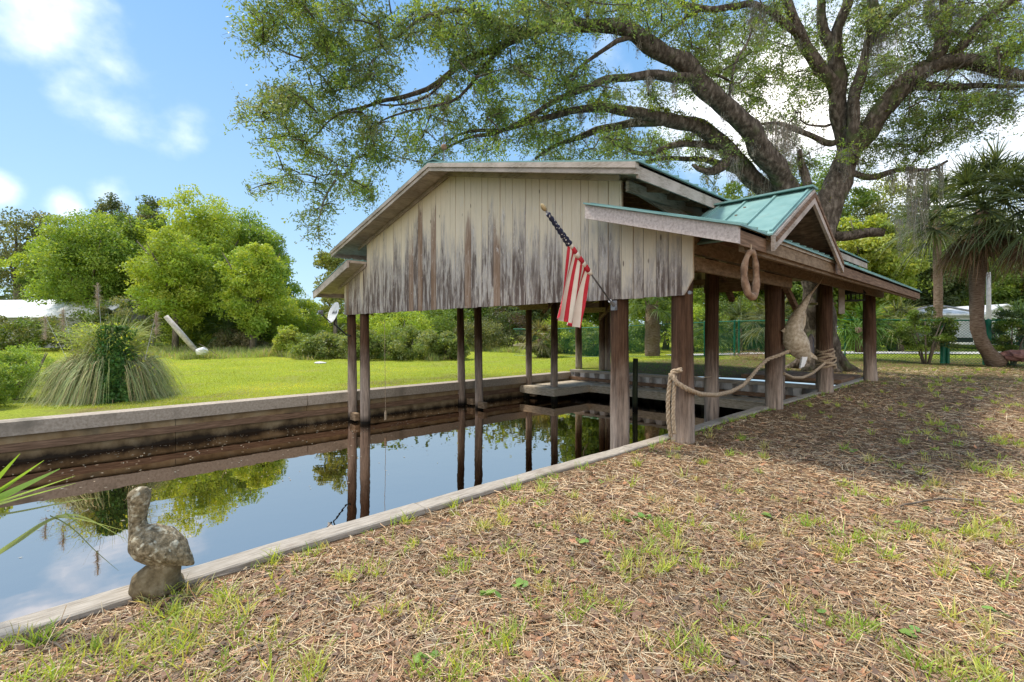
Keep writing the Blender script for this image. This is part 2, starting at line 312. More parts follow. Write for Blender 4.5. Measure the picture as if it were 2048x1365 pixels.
def post_mat(name='piling_wood', hi=(.085, .046, .027), lo=(.32, .25, .20)):
    m, t, o = nmat(name); n = t.nodes.new; l = t.links.new
    b = n('ShaderNodeBsdfPrincipled'); b.inputs['Roughness'].default_value = .9; b.inputs['Specular IOR Level'].default_value = .15
    g = n('ShaderNodeNewGeometry'); sp = n('ShaderNodeSeparateXYZ'); l(g.outputs['Position'], sp.inputs[0])
    def noi(scale, vec, dist=0):
        mp = n('ShaderNodeMapping'); mp.inputs['Scale'].default_value = vec; l(g.outputs['Position'], mp.inputs[0])
        z = n('ShaderNodeTexNoise'); z.inputs['Scale'].default_value = scale; z.inputs['Detail'].default_value = 8; z.inputs['Roughness'].default_value = .68; z.inputs['Distortion'].default_value = dist; l(mp.outputs[0], z.inputs['Vector']); return z.outputs['Fac']
    gr = noi(26, (1, 1, .07)); bg_ = noi(2.5, (1, 1, .4))
    hh = n('ShaderNodeMath'); hh.operation = 'MULTIPLY_ADD'; l(bg_, hh.inputs[0]); hh.inputs[1].default_value = 1.9; l(sp.outputs['Z'], hh.inputs[2])
    mr = n('ShaderNodeMapRange'); mr.interpolation_type = 'SMOOTHSTEP'; mr.inputs['From Min'].default_value = .9; mr.inputs['From Max'].default_value = 2.3; l(hh.outputs[0], mr.inputs['Value'])
    ra = ramp(t, [(.3, tuple(x * .42 for x in hi)), (.5, hi), (.72, tuple(x * 1.9 for x in hi))]); rb = ramp(t, [(.3, tuple(x * .4 for x in lo)), (.5, lo), (.72, tuple(min(1, x * 1.6) for x in lo))])
    l(gr, ra.inputs[0]); l(gr, rb.inputs[0])
    x = n('ShaderNodeMix'); x.data_type = 'RGBA'; l(mr.outputs[0], x.inputs['Factor']); l(rb.outputs[0], x.inputs['A']); l(ra.outputs[0], x.inputs['B'])
    wet = n('ShaderNodeMapRange'); wet.inputs['From Min'].default_value = -.98; wet.inputs['From Max'].default_value = -.78; wet.inputs['To Min'].default_value = 1; wet.inputs['To Max'].default_value = 0; l(sp.outputs['Z'], wet.inputs['Value'])
    y = n('ShaderNodeMix'); y.data_type = 'RGBA'; y.inputs['B'].default_value = (.012, .01, .008, 1); l(wet.outputs[0], y.inputs['Factor']); l(x.outputs['Result'], y.inputs['A'])
    l(y.outputs['Result'], b.inputs['Base Color'])
    bp = n('ShaderNodeBump'); bp.inputs['Strength'].default_value = .9; bp.inputs['Distance'].default_value = .02; l(gr, bp.inputs['Height']); l(bp.outputs[0], b.inputs['Normal'])
    l(b.outputs[0], o.inputs[0]); return m
POST = post_mat(); POSTG = post_mat('green_piling', (.03, .035, .02), (.05, .055, .03))
# ground: lawn beyond the canal, brown litter on the near bank, patchy grass further back
def ground_mat():
    m, t, o = nmat('ground_soil_and_lawn'); n = t.nodes.new; l = t.links.new
    b = n('ShaderNodeBsdfPrincipled'); b.inputs['Roughness'].default_value = .95; b.inputs['Specular IOR Level'].default_value = .1
    g = n('ShaderNodeNewGeometry'); sp = n('ShaderNodeSeparateXYZ'); l(g.outputs['Position'], sp.inputs[0])
    def noi(scale, det=8, ro=.6, vec=(1, 1, 1)):
        mp = n('ShaderNodeMapping'); mp.inputs['Scale'].default_value = vec; l(g.outputs['Position'], mp.inputs[0])
        z = n('ShaderNodeTexNoise'); z.inputs['Scale'].default_value = scale; z.inputs['Detail'].default_value = det; z.inputs['Roughness'].default_value = ro; l(mp.outputs[0], z.inputs['Vector']); return z.outputs['Fac']
    def mr(v, a, bb, lo=0., hi=1.):
        q = n('ShaderNodeMapRange'); q.interpolation_type = 'SMOOTHSTEP'; q.inputs['From Min'].default_value = a; q.inputs['From Max'].default_value = bb; q.inputs['To Min'].default_value = lo; q.inputs['To Max'].default_value = hi; l(v, q.inputs['Value']); return q.outputs[0]
    def M(op, a, bb):
        q = n('ShaderNodeMath'); q.operation = op
        for i, x in enumerate((a, bb)):
            if isinstance(x, (int, float)): q.inputs[i].default_value = x
            else: l(x, q.inputs[i])
        return q.outputs[0]
    def mix(f, a, bb):
        x = n('ShaderNodeMix'); x.data_type = 'RGBA'; l(f, x.inputs['Factor']); l(a, x.inputs['A']); l(bb, x.inputs['B']); return x.outputs['Result']
    nf = noi(38, 10, .72); nm = noi(5, 6); nb = noi(.55, 4)
    lit = ramp(t, [(.25, (.025, .014, .008)), (.42, (.10, .055, .032)), (.56, (.22, .13, .075)), (.75, (.40, .26, .16))]); l(nf, lit.inputs[0])
    dk = ramp(t, [(.3, (.02, .014, .01)), (.7, (.10, .065, .042))]); l(nf, dk.inputs[0])
    litter = mix(mr(nm, .52, .68, 0, .75), lit.outputs[0], dk.outputs[0])
    gl = ramp(t, [(.3, (.13, .16, .015)), (.5, (.25, .30, .025)), (.7, (.38, .42, .06))]); l(noi(24, 9, .7, (1, 1, 1)), gl.inputs[0])
    gl2 = ramp(t, [(.3, (.16, .16, .03)), (.7, (.36, .34, .10))]); l(nf, gl2.inputs[0])
    lawn = mix(mr(nb, .48, .68, 0, .6), gl.outputs[0], gl2.outputs[0])
    dg = ramp(t, [(.3, (.05, .07, .012)), (.7, (.17, .19, .05))]); l(nf, dg.inputs[0])
    wob = M('MULTIPLY', M('SUBTRACT', nb, .5), 9)
    left = mr(M('ADD', sp.outputs['X'], wob), -16, -11, 1, 0)
    dep = M('ADD', M('MULTIPLY', sp.outputs['X'], -SN), M('MULTIPLY', sp.outputs['Y'], CS))
    far = mr(M('ADD', dep, wob), 21, 26)
    rightmix = mix(M('MULTIPLY', mr(nm, .42, .56), mr(M('ADD', dep, wob), 11, 19, .1, .95)), litter, dg.outputs[0])
    c = mix(far, rightmix, gl.outputs[0]); c = mix(M('MULTIPLY', far, mr(nb, .4, .6, 0, .8)), c, dg.outputs[0]) if False else c
    c = mix(left, c, lawn)
    l(c, b.inputs['Base Color'])
    bp = n('ShaderNodeBump'); bp.inputs['Strength'].default_value = .8; bp.inputs['Distance'].default_value = .03; l(nf, bp.inputs['Height']); l(bp.outputs[0], b.inputs['Normal'])
    l(b.outputs[0], o.inputs[0]); return m
GROUND = ground_mat()
def water_mat():
    m, t, o = nmat('dark_canal_water'); n = t.nodes.new; l = t.links.new
    g = n('ShaderNodeNewGeometry'); mp = n('ShaderNodeMapping'); mp.inputs['Scale'].default_value = (1, 1, 1); l(g.outputs['Position'], mp.inputs[0])
    z = n('ShaderNodeTexNoise'); z.inputs['Scale'].default_value = 1.1; z.inputs['Detail'].default_value = 3; l(mp.outputs[0], z.inputs['Vector'])
    bp = n('ShaderNodeBump'); bp.inputs['Strength'].default_value = .10; bp.inputs['Distance'].default_value = .035; l(z.outputs['Fac'], bp.inputs['Height'])
    gl = n('ShaderNodeBsdfGlossy'); gl.inputs['Roughness'].default_value = .012; gl.inputs['Color'].default_value = (1.0, .83, .71, 1); l(bp.outputs[0], gl.inputs['Normal'])
    df = n('ShaderNodeBsdfDiffuse'); df.inputs['Color'].default_value = (.012, .009, .006, 1)
    fr = n('ShaderNodeFresnel'); fr.inputs['IOR'].default_value = 1.45; l(bp.outputs[0], fr.inputs['Normal'])
    mr = n('ShaderNodeMapRange'); mr.inputs['From Min'].default_value = .03; mr.inputs['From Max'].default_value = .5; mr.inputs['To Min'].default_value = .68; mr.inputs['To Max'].default_value = .88; l(fr.outputs[0], mr.inputs['Value'])
    x = n('ShaderNodeMixShader'); l(mr.outputs[0], x.inputs[0]); l(df.outputs[0], x.inputs[1]); l(gl.outputs[0], x.inputs[2]); l(x.outputs[0], o.inputs[0]); return m
WATER = water_mat()

# ================================================================ GROUND, WATER, ROAD
WX0, WX1, WY1, WZ = -13.45, -3.40, 16.12, -1.04
def axis(stops):
    a = []
    for (s0, s1, st) in stops: a += list(np.arange(s0, s1 - 1e-6, st))
    return a + [stops[-1][1]]
xs = axis([(-1500, -200, 130), (-200, -60, 14), (-60, -14.6, 1.7), (-14.6, WX0, .575), (WX0, WX1, (WX1 - WX0) / 8), (WX1, 4, .2), (4, 12, .8), (12, 60, 6), (60, 1500, 144)])
ys = axis([(-1500, -60, 160), (-60, -4, 4), (-4, 12.12, .26), (12.12, WY1, .4), (WY1, 30, .694), (30, 70, 4), (70, 300, 23), (300, 1500, 120)])
V = []; Fc = []
ny = len(ys)
for x in xs:
    for y in ys:
        z = gz(x, y)
        V.append((x, y, z))
for i in range(len(xs) - 1):
    for j in range(ny - 1):
        cx = (xs[i] + xs[i + 1]) / 2; cy = (ys[j] + ys[j + 1]) / 2
        if WX0 < cx < WX1 and cy < WY1 and cy > -60: continue
        Fc.append((i * ny + j, (i + 1) * ny + j, (i + 1) * ny + j + 1, i * ny + j + 1))
MB().add(V, Fc).build('ground', GROUND, smooth=True)['kind'] = 'structure'
MB().add([(WX0 - .3, -61, WZ), (WX1 + .3, -61, WZ), (WX1 + .3, WY1 + .3, WZ), (WX0 - .3, WY1 + .3, WZ)], [(0, 1, 2, 3)]).build('canal_water', WATER)['kind'] = 'structure'
def roadpt(t, s): return np.array((0, 0, 0)) + np.array((-SN, CS, 0)) * t + np.array((CS, SN, 0)) * s
V = []; Fc = []
for i, s in enumerate(np.arange(9.4, 91, 2.)):
    for t in (27.0, 28.3, 29.8):
        p = roadpt(t, s); p[2] = gz(p[0], p[1]) + .05; V.append(p)
for i in range(len(V) // 3 - 1):
    for k in (0, 1): Fc.append((i * 3 + k, i * 3 + 3 + k, i * 3 + 4 + k, i * 3 + 1 + k))
MB().add(V, Fc).build('road', ASPH)['kind'] = 'structure'

# ================================================================ BULKHEADS
b = thing('bulkhead', (WX0, 0, -.27), 'long concrete canal wall with pale cap along the lawn side', 'bulkhead')
m = MB()
for i in range(26):
    y0 = -60 + i * 2.95
    if y0 > 16: break
    m.box((WX0 - .05, y0, -2), (WX0 + .10 + random.uniform(0, .012), min(y0 + 2.94, 16.1), -.45))
m.build('wall_panels', CONC, b)
m = MB()
for i in range(13):
    y0 = -60 + i * 5.9; y1 = min(y0 + 5.88, 16.05)
    if y0 > 16: break
    m.box((WX0 - .28, y0, -.50), (WX0 + .20, y1, -.235 + random.uniform(-.004, .004)))
m.build('cap', CONCC, b)
m = MB(); m.box((WX0 + .11, -60, -.80), (WX0 + .19, 15.9, -.66)); m.build('waler', WOODD, b)
b = thing('sheet_pile_wall', (-8, 16.1, -.1), 'corrugated pale sheet pile wall closing the head of the canal', 'bulkhead')
m = MB(); V = []; Fc = []; x = WX0; k = 0
prof = []
while x < WX1:
    prof += [(x, 16.08), (x + .20, 16.08), (x + .24, 15.84), (x + .46, 15.84)]; x += .5
for (px, py) in prof: V += [(px, py, -2), (px, py, -.16)]
for i in range(len(prof) - 1): Fc.append((2 * i, 2 * i + 2, 2 * i + 3, 2 * i + 1))
m.add(V, Fc).build('corrugated_sheets', VINYL, b)
m = MB(); m.prism([(WX0 + .2, 15.81, -.22), (WX0 + .2, 16.14, -.22), (WX0 + .2, 16.14, -.12), (WX0 + .2, 15.81, -.12)], (0, 0, 0), (WX1 - WX0 - .2, 0, .06)); m.build('cap', TIMB, b)
m = MB(); m.box((WX0 + .2, 15.74, -.52), (WX1, 15.84, -.40)); m.build('waler', WOODD, b)
b = thing('timber_edging', (-3.47, 0, 0), 'weathered grey timber beam edging the near bank of the canal', 'edging')
m = MB()
ye = [-4, -.9, 2.2, 5.3, 8.4, 11.5, 14.6, 18.6]
def capz(y): return .03 + .012 * math.sin(y * .8)
for a, c in zip(ye[:-1], ye[1:]):
    V = []; q = 8
    for i in range(q + 1):
        y = a + .006 + (c - a - .012) * i / q; z = capz(y) + random.uniform(-.004, .004); w = random.uniform(-.006, .006)
        V += [(-3.565 + w, y, z - .20), (-3.385 + w, y, z - .20), (-3.385 + w, y, z - .008), (-3.397 + w, y, z), (-3.553 + w, y, z), (-3.565 + w, y, z - .010)]
    Fc = [tuple(range(6)), tuple(q * 6 + k for k in range(6))[::-1]] + [(i * 6 + k, (i + 1) * 6 + k, (i + 1) * 6 + (k + 1) % 6, i * 6 + (k + 1) % 6) for i in range(q) for k in range(6)]
    m.add(V, Fc)
m.build('cap', TIMB, b)
m = MB()
for i in range(70):
    y = -4 + i * .31
    if y > 15.8: break
    m.box((-3.55, y, -2), (-3.50 + random.uniform(0, .01), y + .305, -.175))
m.build('retaining_boards', WOODD, b)
# lower landing inside the slip
b = thing('dock_landing', (-9, 15.5, -.5), 'low plank landing wrapping the inner corner of the boat slip', 'dock')
m = MB(); ZL = -.56
for i in range(23):
    y = 12.85 + i * .138
    if y + .13 > 15.78: break
    m.box((-13.2, y, ZL - .04), (-11.5 + random.uniform(-.01, .01), y + .131, ZL + random.uniform(-.003, .003)), c=(random.uniform(.42, .58),) * 3)
for i in range(64):
    x = -11.48 + i * .125
    if x > -3.62: break
    m.box((x, 14.85, ZL - .04), (x + .118, 15.7, ZL + random.uniform(-.003, .003)), c=(random.uniform(.42, .58),) * 3)
m.build('planks', DECK, b)
m = MB(); m.box((-13.2, 12.8, ZL - .26), (-11.5, 12.845, ZL - .045)); m.box((-11.495, 12.8, ZL - .26), (-11.45, 14.8, ZL - .045)); m.box((-11.45, 14.80, ZL - .26), (-3.6, 14.845, ZL - .045)); m.build('rim_joist', DECK, b)
m = MB()
for x, y in ((-11.6, 12.95), (-13.0, 12.95), (-10.2, 14.95), (-7, 14.95), (-5, 14.95)): m = MB(); m.box((x - .07, y - .05, -2), (x + .07, y + .09, ZL - .05)); m.build('support_post', POSTG, b)
o = MB().tube([(-4.1, 17.6, -.04), (-4.1, 17.6, .0)], [.01, .01], 4)
m = MB()
for i in range(9): m.box((-6.4, 16.35 + i * .27, -.05), (-3.62, 16.35 + i * .27 + .26, .10 + .004 * (i % 2)))
setp(m.build('boat_ramp_boards', WOODD), 'dark old boards lying behind the head of the slip', 'boards')
for (u, t, top, lab, mt, r) in [(1270, 15.6, .62, 'thin dark green piling standing alone in the slip water', POSTG, .085)]:
    p = P(u, HOR, t)
    m = MB(); m.tube([(p[0], p[1], -2), (p[0], p[1], -.5), (p[0] + .02, p[1], top)], [r, r, r * .95], 12, wob=.1); setp(m.build('piling', mt, smooth=True), lab, 'piling')

# ================================================================ BOATHOUSE
XC = -8.28; YF, YS, YB = 5.5, 6.0, 18.8
def zmain(x): return 4.90 - .25 * abs(x - XC)
def zlean(x): return 2.66 + .30 * (6.11 - abs(x - XC))
BH = thing('boathouse', (XC, 12, 0), 'weathered wooden boathouse on pilings with green metal roof over the canal', 'boathouse')
# siding boards
rb = random.Random(5); x = -13.45; m = MB()
while x < -2.96:
    w = rb.choice([.165, .18, .185, .2, .15]); x1 = min(x + w, -2.95)
    for lim in (-12.05, -4.05, XC):
        if x < lim - .03 < x1 - .03: x1 = lim
    if -2.95 - x1 < .07: x1 = -2.95
    inner = -12.06 < (x + x1) / 2 < -4.04
    ft = (lambda q: zmain(q) - .13) if inner else (lambda q: zlean(q) - .12)
    g0, g1 = x + .0045, x1 - .0045
    zb = 1.97 + rb.uniform(-.008, .008); pr = rb.uniform(0, .011)
    if x1 >= -2.951: poly = [(g0, 0, zb), (g1 - .13, 0, zb), (g1, 0, zb + .22), (g1, 0, ft(g1)), (g0, 0, ft(g0))]
    else: poly = [(g0, 0, zb), (g1, 0, zb), (g1, 0, ft(g1)), (g0, 0, ft(g0))]
    m.prism(poly, (0, YS - pr, 0), (0, YS + .028, 0), c=(rb.random(), rb.random(), rb.random()))
    x = x1
m.build('siding', SIDING, BH)
m = MB(); m.prism([(-13.44, 0, 1.99), (-3.1, 0, 1.99), (-3.1, 0, zlean(-3.1) - .14), (-4.05, 0, zlean(-4.05) - .14), (-4.05, 0, zmain(-4.05) - .15), (XC, 0, zmain(XC) - .15), (-12.05, 0, zmain(-12.05) - .15), (-12.05, 0, zlean(-12.05) - .14), (-13.44, 0, zlean(-13.44) - .14)], (0, YS + .031, 0), (0, YS + .05, 0)); m.build('backing_panel', WOODD, BH)
m = MB()  # rear gable siding
x = -12.0
while x < -4.1:
    m.prism([(x, 0, 3.2), (x + .192, 0, 3.2), (x + .192, 0, zmain(x + .192) - .13), (x, 0, zmain(x) - .13)], (0, 18.3, 0), (0, 18.33, 0), c=(rb.random(), rb.random(), rb.random())); x += .196
m.build('rear_siding', SIDING, BH)
# roofs: deck boards + ribbed metal on top
def slab(m, a, b_, th, y0, y1, lift=0.):    # a,b_=(x,z) profile ends, thickness down
    (xa, za), (xb, zb) = a, b_
    m.prism([(xa, 0, za + lift), (xb, 0, zb + lift), (xb, 0, zb + lift - th), (xa, 0, za + lift - th)], (0, y0, 0), (0, y1, 0))
segs = [((XC, 4.90), (-13.10, zmain(-13.10))), ((XC, 4.90), (-3.46, zmain(-3.46))), ((-12.08, zlean(-12.08)), (-14.40, zlean(-14.40))), ((-4.30, zlean(-4.30)), (-2.17, zlean(-2.17)))]
mm = MB(); md = MB()
for k, (a, c) in enumerate(segs):
    ov = .04 * (1 if c[0] > a[0] else -1)
    sl_ = (c[1] - a[1]) / (c[0] - a[0])
    mm_c = (c[0] + ov, c[1] + sl_ * ov)
    slab(mm, a, mm_c, .022, YF - .05 - (.0 if k < 3 else .03), YB + .05, .03)
    y = YF + .1
    while y < YB:
        mm.beam((a[0], y, a[1] + .04), (mm_c[0], y, mm_c[1] + .04), .03, .035); y += .3
    slab(md, a, c, .04, YF + .02, YB - .02, .004)
    if k < 2: mm.beam((XC, YF - .06, 4.945), (XC, YB + .06, 4.945), .34 if k else .02, .03)
mm.build('metal_roofing', METALG, BH)
md.build('roof_deck', SOFF, BH)
# soffit boards on the front overhang
for k, (a, c) in enumerate(segs):
    ms = MB(); x = a[0]; sg = 1 if c[0] > a[0] else -1; f = zmain if k < 2 else zlean
    while sg * (c[0] - x) > .05:
        x2 = x + sg * .235
        if sg * (c[0] - x2) < 0: x2 = c[0]
        xa, xb = sorted((x + sg * .004, x2 - sg * .004))
        ms.prism([(xa, 0, f(xa) - .038), (xb, 0, f(xb) - .038), (xb, 0, f(xb) - .058), (xa, 0, f(xa) - .058)], (0, YF + .045, 0), (0, YS - .012, 0), c=(random.uniform(.38, .6),) * 3); x = x2
    ms.build('soffit', SOFF, BH)
# barge boards (front), each its own piece
for k, (a, c) in enumerate(segs):
    f = zmain if k < 2 else zlean; w = .15 if k < 2 else .19; sg = 1 if c[0] > a[0] else -1
    m = MB(); xe = c[0]
    m.prism([(a[0], 0, a[1] + .004), (xe, 0, c[1] + .004), (xe, 0, c[1] - w), (a[0], 0, a[1] - w)], (0, YF - .035, 0), (0, YF + .015, 0))
    if k < 2: m.prism([(a[0], 0, a[1] + .004), (xe, 0, c[1] + .004), (xe, 0, c[1] - .075), (a[0], 0, a[1] - .075)], (0, YF - .062, 0), (0, YF - .037, 0))
    m.build('barge_board', WOODP if k == 3 else WOODF, BH)
    m = MB(); m.prism([(a[0], 0, a[1] - .06), (c[0] - sg * .6, 0, f(c[0] - sg * .6) - .06), (c[0] - sg * .6, 0, f(c[0] - sg * .6) - .15), (a[0], 0, a[1] - .15)], (0, YS - .045, 0), (0, YS - .012, 0))
    if k < 3: m.build('frieze_trim', WOODF, BH)
# eave fascias
m = MB(); m.prism([(-3.50, 0, zmain(-3.5) - .0), (-3.46, 0, zmain(-3.46) - .0), (-3.46, 0, zmain(-3.46) - .2), (-3.50, 0, zmain(-3.5) - .2)], (0, YF + .018, 0), (0, YB, 0)); m.build('eave_fascia', WOODF, BH)
m = MB(); m.prism([(-13.06, 0, zmain(-13.06)), (-13.10, 0, zmain(-13.1)), (-13.10, 0, zmain(-13.1) - .16), (-13.06, 0, zmain(-13.06) - .16)], (0, YF + .018, 0), (0, YB, 0)); m.build('eave_fascia', WOODF, BH)
m = MB(); m.prism([(-14.36, 0, zlean(-14.36)), (-14.40, 0, zlean(-14.4)), (-14.40, 0, zlean(-14.4) - .15), (-14.36, 0, zlean(-14.36) - .15)], (0, YF + .018, 0), (0, YB, 0)); m.build('eave_fascia', WOODF, BH)
DY0, DY1, DYC, DZ = 6.30, 9.42, 7.86, 3.52
m = MB()
for (ya, yb) in ((YF + .018, DY0), (DY1, YB)): m.prism([(-2.21, 0, zlean(-2.21)), (-2.17, 0, zlean(-2.17)), (-2.17, 0, zlean(-2.17) - .2), (-2.21, 0, zlean(-2.21) - .2)], (0, ya, 0), (0, yb, 0))
m.build('eave_fascia', WOODD, BH)
# dormer
DM = MB(); xg = -2.08
zf = zlean(-2.17) + .02
def dormer_side(m, ye, th, lift, ext=0.05, x0=-3.55, x1=xg):
    sl_ = (zf - DZ) / abs(ye - DYC)
    yy = ye + ext * (1 if ye > DYC else -1); zz = DZ + sl_ * abs(yy - DYC)
    m.prism([(0, DYC, DZ + lift), (0, yy, zz + lift), (0, yy, zz + lift - th), (0, DYC, DZ + lift - th)], (x0, 0, 0), (x1, 0, 0))
    return sl_
for ye in (DY0, DY1):
    dormer_side(DM, ye, .022, .03, .06)
    for xx in (-2.12, -2.55, -2.98, -3.4):
        sl_ = (zf - DZ) / abs(ye - DYC); DM.beam((xx, DYC, DZ + .04), (xx, ye, zf + .04), .03, .03)
DM.beam((-3.6, DYC, DZ + .035), (xg + .03, DYC, DZ + .035), .26, .025)
dr = DM.build('dormer_roof', METALG, BH)
m = MB()
for ye in (DY0, DY1): dormer_side(m, ye, .035, .004, 0, -3.5, xg - .01)
m.build('dormer_deck', WOODD, BH)
for ye in (DY0, DY1):
    m = MB(); sg = 1 if ye > DYC else -1; sl_ = (zf - DZ) / abs(ye - DYC)
    m.prism([(0, DYC, DZ), (0, ye + sg * .05, zf + sl_ * .05), (0, ye + sg * .05, zf + sl_ * .05 - .19), (0, DYC, DZ - .2)], (xg - .02, 0, 0), (xg + .02, 0, 0)); m.build('dormer_barge_board', WOODF, BH)
    m = MB(); m.prism([(0, DYC, DZ - .04), (0, ye, zf - .04), (0, ye, zf - .10), (0, DYC, DZ - .10)], (xg + .021, 0, 0), (xg + .035, 0, 0)); m.build('dormer_trim', WOODD, BH)
m = MB()
for i in range(5):
    z0 = 2.70 + i * .17; hw = (DYC - DY0) * (1 - (z0 + .09 - zf) / (DZ - zf)) - .03
    if hw > .1: m.box((-2.9, DYC - hw, z0), (-2.87, DYC + hw, z0 + .155))
m.build('dormer_gable_boards', WOODD, BH)
m = MB(); m.box((-2.25, DY0 - .08, 2.47), (-2.19, DY1 + .15, 2.66)); m.build('dormer_header', WOODI, BH)
# posts
posts = []
PL = [(-13.25, 6.15, .125, -1), (-12.45, 6.15, .13, -1), (-13.3, 10.1, .125, -1), (-12.35, 10.1, .13, -1), (-13.2, 13.3, .12, -1), (-12.0, 13.4, .13, -1), (-13.9, 17.2, .15, 0), (-12.6, 17.2, .13, 0), (-12.35, 17.25, .12, 0),
      (-4.2, 6.17, .14, -1), (-3.2, 6.19, .142, 0), (-4.47, 9.9, .14, -1), (-3.36, 10.15, .15, 0), (-4.5, 14, .14, -1), (-3.36, 13.7, .16, 0), (-4.6, 18.2, .14, 0), (-3.25, 18.0, .17, 0)]
def lean_of(i): r = random.Random(i * 7 + 1); return r.uniform(-.05, .05), r.uniform(-.05, .05)
for i, (x, y, r, wt) in enumerate(PL):
    lx, ly = lean_of(i); zt = min((zmain(x) if -12.9 < x < -3.6 else zlean(x)) - .2, 3.1)
    if i in (0, 1, 2, 3): lx = -.12; ly = .0
    zb_ = -2 if wt else -.3
    m = MB(); nn = 14; pts = [(x + lx * (q - .35), y + ly * q, zb_ + (zt - zb_) * q) for q in np.linspace(0, 1, nn)]
    m.tube(pts, [r * (1.06 - .12 * q) for q in np.linspace(0, 1, nn)], 18, wob=.12); m.build('post', POST, BH, smooth=True)
# beams
for x, z0, h in ((-13.3, 2.55, .22), (-3.06, 2.54, .24), (-12.25, 2.98, .24), (-4.28, 2.98, .24)):
    m = MB(); zz = min(z0, zlean(x) - .06 - h) if x in (-13.3, -3.06) else z0
    m.box((x - .04, YS + .06, zz), (x + .04, YB - .1, zz + h)); m.build('girder', WOODI if x == -3.06 else WOODD, BH)
m = MB(); m.box((-2.30, YF + .3, zlean(-2.3) - .27), (-2.24, YB - .1, zlean(-2.24) - .09)); m.build('outer_beam', WOODI, BH)
m = MB(); m.box((-3.02, YS + .08, 2.30), (-2.96, 9.9, 2.48)); m.build('lower_brace_beam', WOODI, BH)
for (xa, xb, ys_) in ((-13.5, -12.0, (10.0, 13.25, 17.35)), (-4.75, -3.05, (10.3,)), (-14.1, -12.2, (17.05,))):
    for yy in ys_:
        m = MB(); m.box((xa, yy - .17, 2.32), (xb, yy - .12, 2.52)); m.build('tie_beam', WOODI, BH)
for yy in (10.0, 13.7, 17.4):
    m = MB(); m.box((-12.5, yy - .03, 3.22), (-4.1, yy + .03, 3.42)); m.build('cross_beam', WOODD, BH)
for (a, c) in (((-3.3, 10.4, 2.55), (-3.4, 12.0, 1.75)), ((-3.3, 9.8, 2.5), (-3.35, 8.9, 2.0)) if False else ((-4.5, 10.2, 2.9), (-4.5, 11.0, 2.2)), ((-12.6, 17.0, 2.0), (-11.6, 17.0, 2.9)), ((-12.35, 13.2, 2.2), (-11.4, 13.2, 3.0)), ((-12.2, 13.5, 2.2), (-12.2, 14.6, 2.95))):
    m = MB(); m.beam(a, c, .09, .12); m.build('knee_brace', WOODD, BH)
m = MB(); y = YS + .5
while y < YB - .2:
    for (a, c) in segs:
        f = zmain if a[0] == XC else zlean
        if a[0] == -4.30 and DY0 - .2 < y < DY1 + .1: continue
        m.beam((a[0], y, f(a[0]) - .115), (c[0] * .98 + a[0] * .02, y, f(c[0]) - .115 + .0), .045, .13)
    y += .61
m.build('rafters', WOODI, BH)
# truss web seen through the open band above the lean-to
m = MB()
for yy in (6.35, 7.6, 8.9): m.beam((-4.2, yy, 3.78), (-3.9, yy + 1.3, 3.38), .05, .16)
m.beam((-3.95, 6.0, 3.60), (-3.95, 12, 3.60), .05, .15); m.build('truss_web', WOODF, BH)
m = MB()
for (x, y) in ((-12.85, 6.02), (-12.0, 9.95), (-12.9, 10.2), (-12.9, 13.2)): m = MB(); m.box((x - .16, y - .05, -.98), (x + .16, y + .08, -.78)); m.build('post_block', WOODI, BH)
m = MB(); m.tube([(-2.97, 5.98, 2.0), (-2.97, 5.93, 2.0)], [.02, .025], 8); m.build('bolt', GREYM, BH)
# finial rod on the ridge
p = P(888, 322, 12.3); q = P(893, 228, 12.3); bl = P(888, 295, 12.3)
t_ = thing('lightning_rod', (XC, 7.6, 4.9), 'thin rod with a small ball standing on the boathouse ridge', 'rod')
# place on the ridge line where the column of the rod crosses it
s = (888 - 1024) / F; rx, ry = -SN + s * CS, CS + s * SN; tt = XC / rx; yy = ry * tt
WL[t_.name] = np.array((XC, yy, 4.9)); t_.location = (XC, yy, 4.9)
zt = H + (HOR - 230) / F * tt; zbll = H + (HOR - 295) / F * tt
MB().tube([(XC, yy, 4.9), (XC, yy, zt)], [.014, .006], 6).build('rod', GREYM, t_)
m = MB(); m.tube([(XC, yy, zbll + d) for d in (-.07, -.05, 0, .05, .07)], [.01, .05, .07, .05, .01], 12); m.build('ball', LEATH, t_, smooth=True)

# ================================================================ FLAG
A0 = np.array((-4.16, 5.93, 1.90)); A1 = np.array((-4.13, 4.42, 3.05)); D = A1 - A0
FL = thing('flag', A0, 'faded red and white striped flag drooping from a pole on the front piling', 'flag')
MB().tube([A0 + D * k for k in (0, .5, 1)], .0125, 10).build('flagpole', GREYM, FL, smooth=True)
m = MB(); m.tube([A1 + D * k for k in (-.03, -.02, .0, .02, .03)], [.012, .026, .034, .026, .008], 12); m.build('finial', mk('finial_wood', [(.38, .28, .14), (.5, .38, .2), (.6, .48, .3)], 8), FL, smooth=True)
m = MB(); m.box(A0 + (-.05, .03, -.09), A0 + (.05, .05, .05)); m.tube([A0 + (0, .04, -.02), A0 + D * .04], .028, 10); m.tube([A0 + (.03, -.0, -.06), A0 + (.03, .03, -.06)], .02, 8); m.build('bracket', GREYM, FL)
RED = mk('flag_red', [(.42, .02, .03), (.5, .03, .045), (.55, .05, .06)], 5, rough=.9, bump=.2); CREAM = mk('flag_white', [(.66, .58, .48), (.72, .65, .55), (.78, .72, .64)], 5, rough=.9, bump=.2)
ns, nv = 11, 26; sub = 4; cols_n = ns * sub
m = MB(); V = []; ka, kb = .68, .36
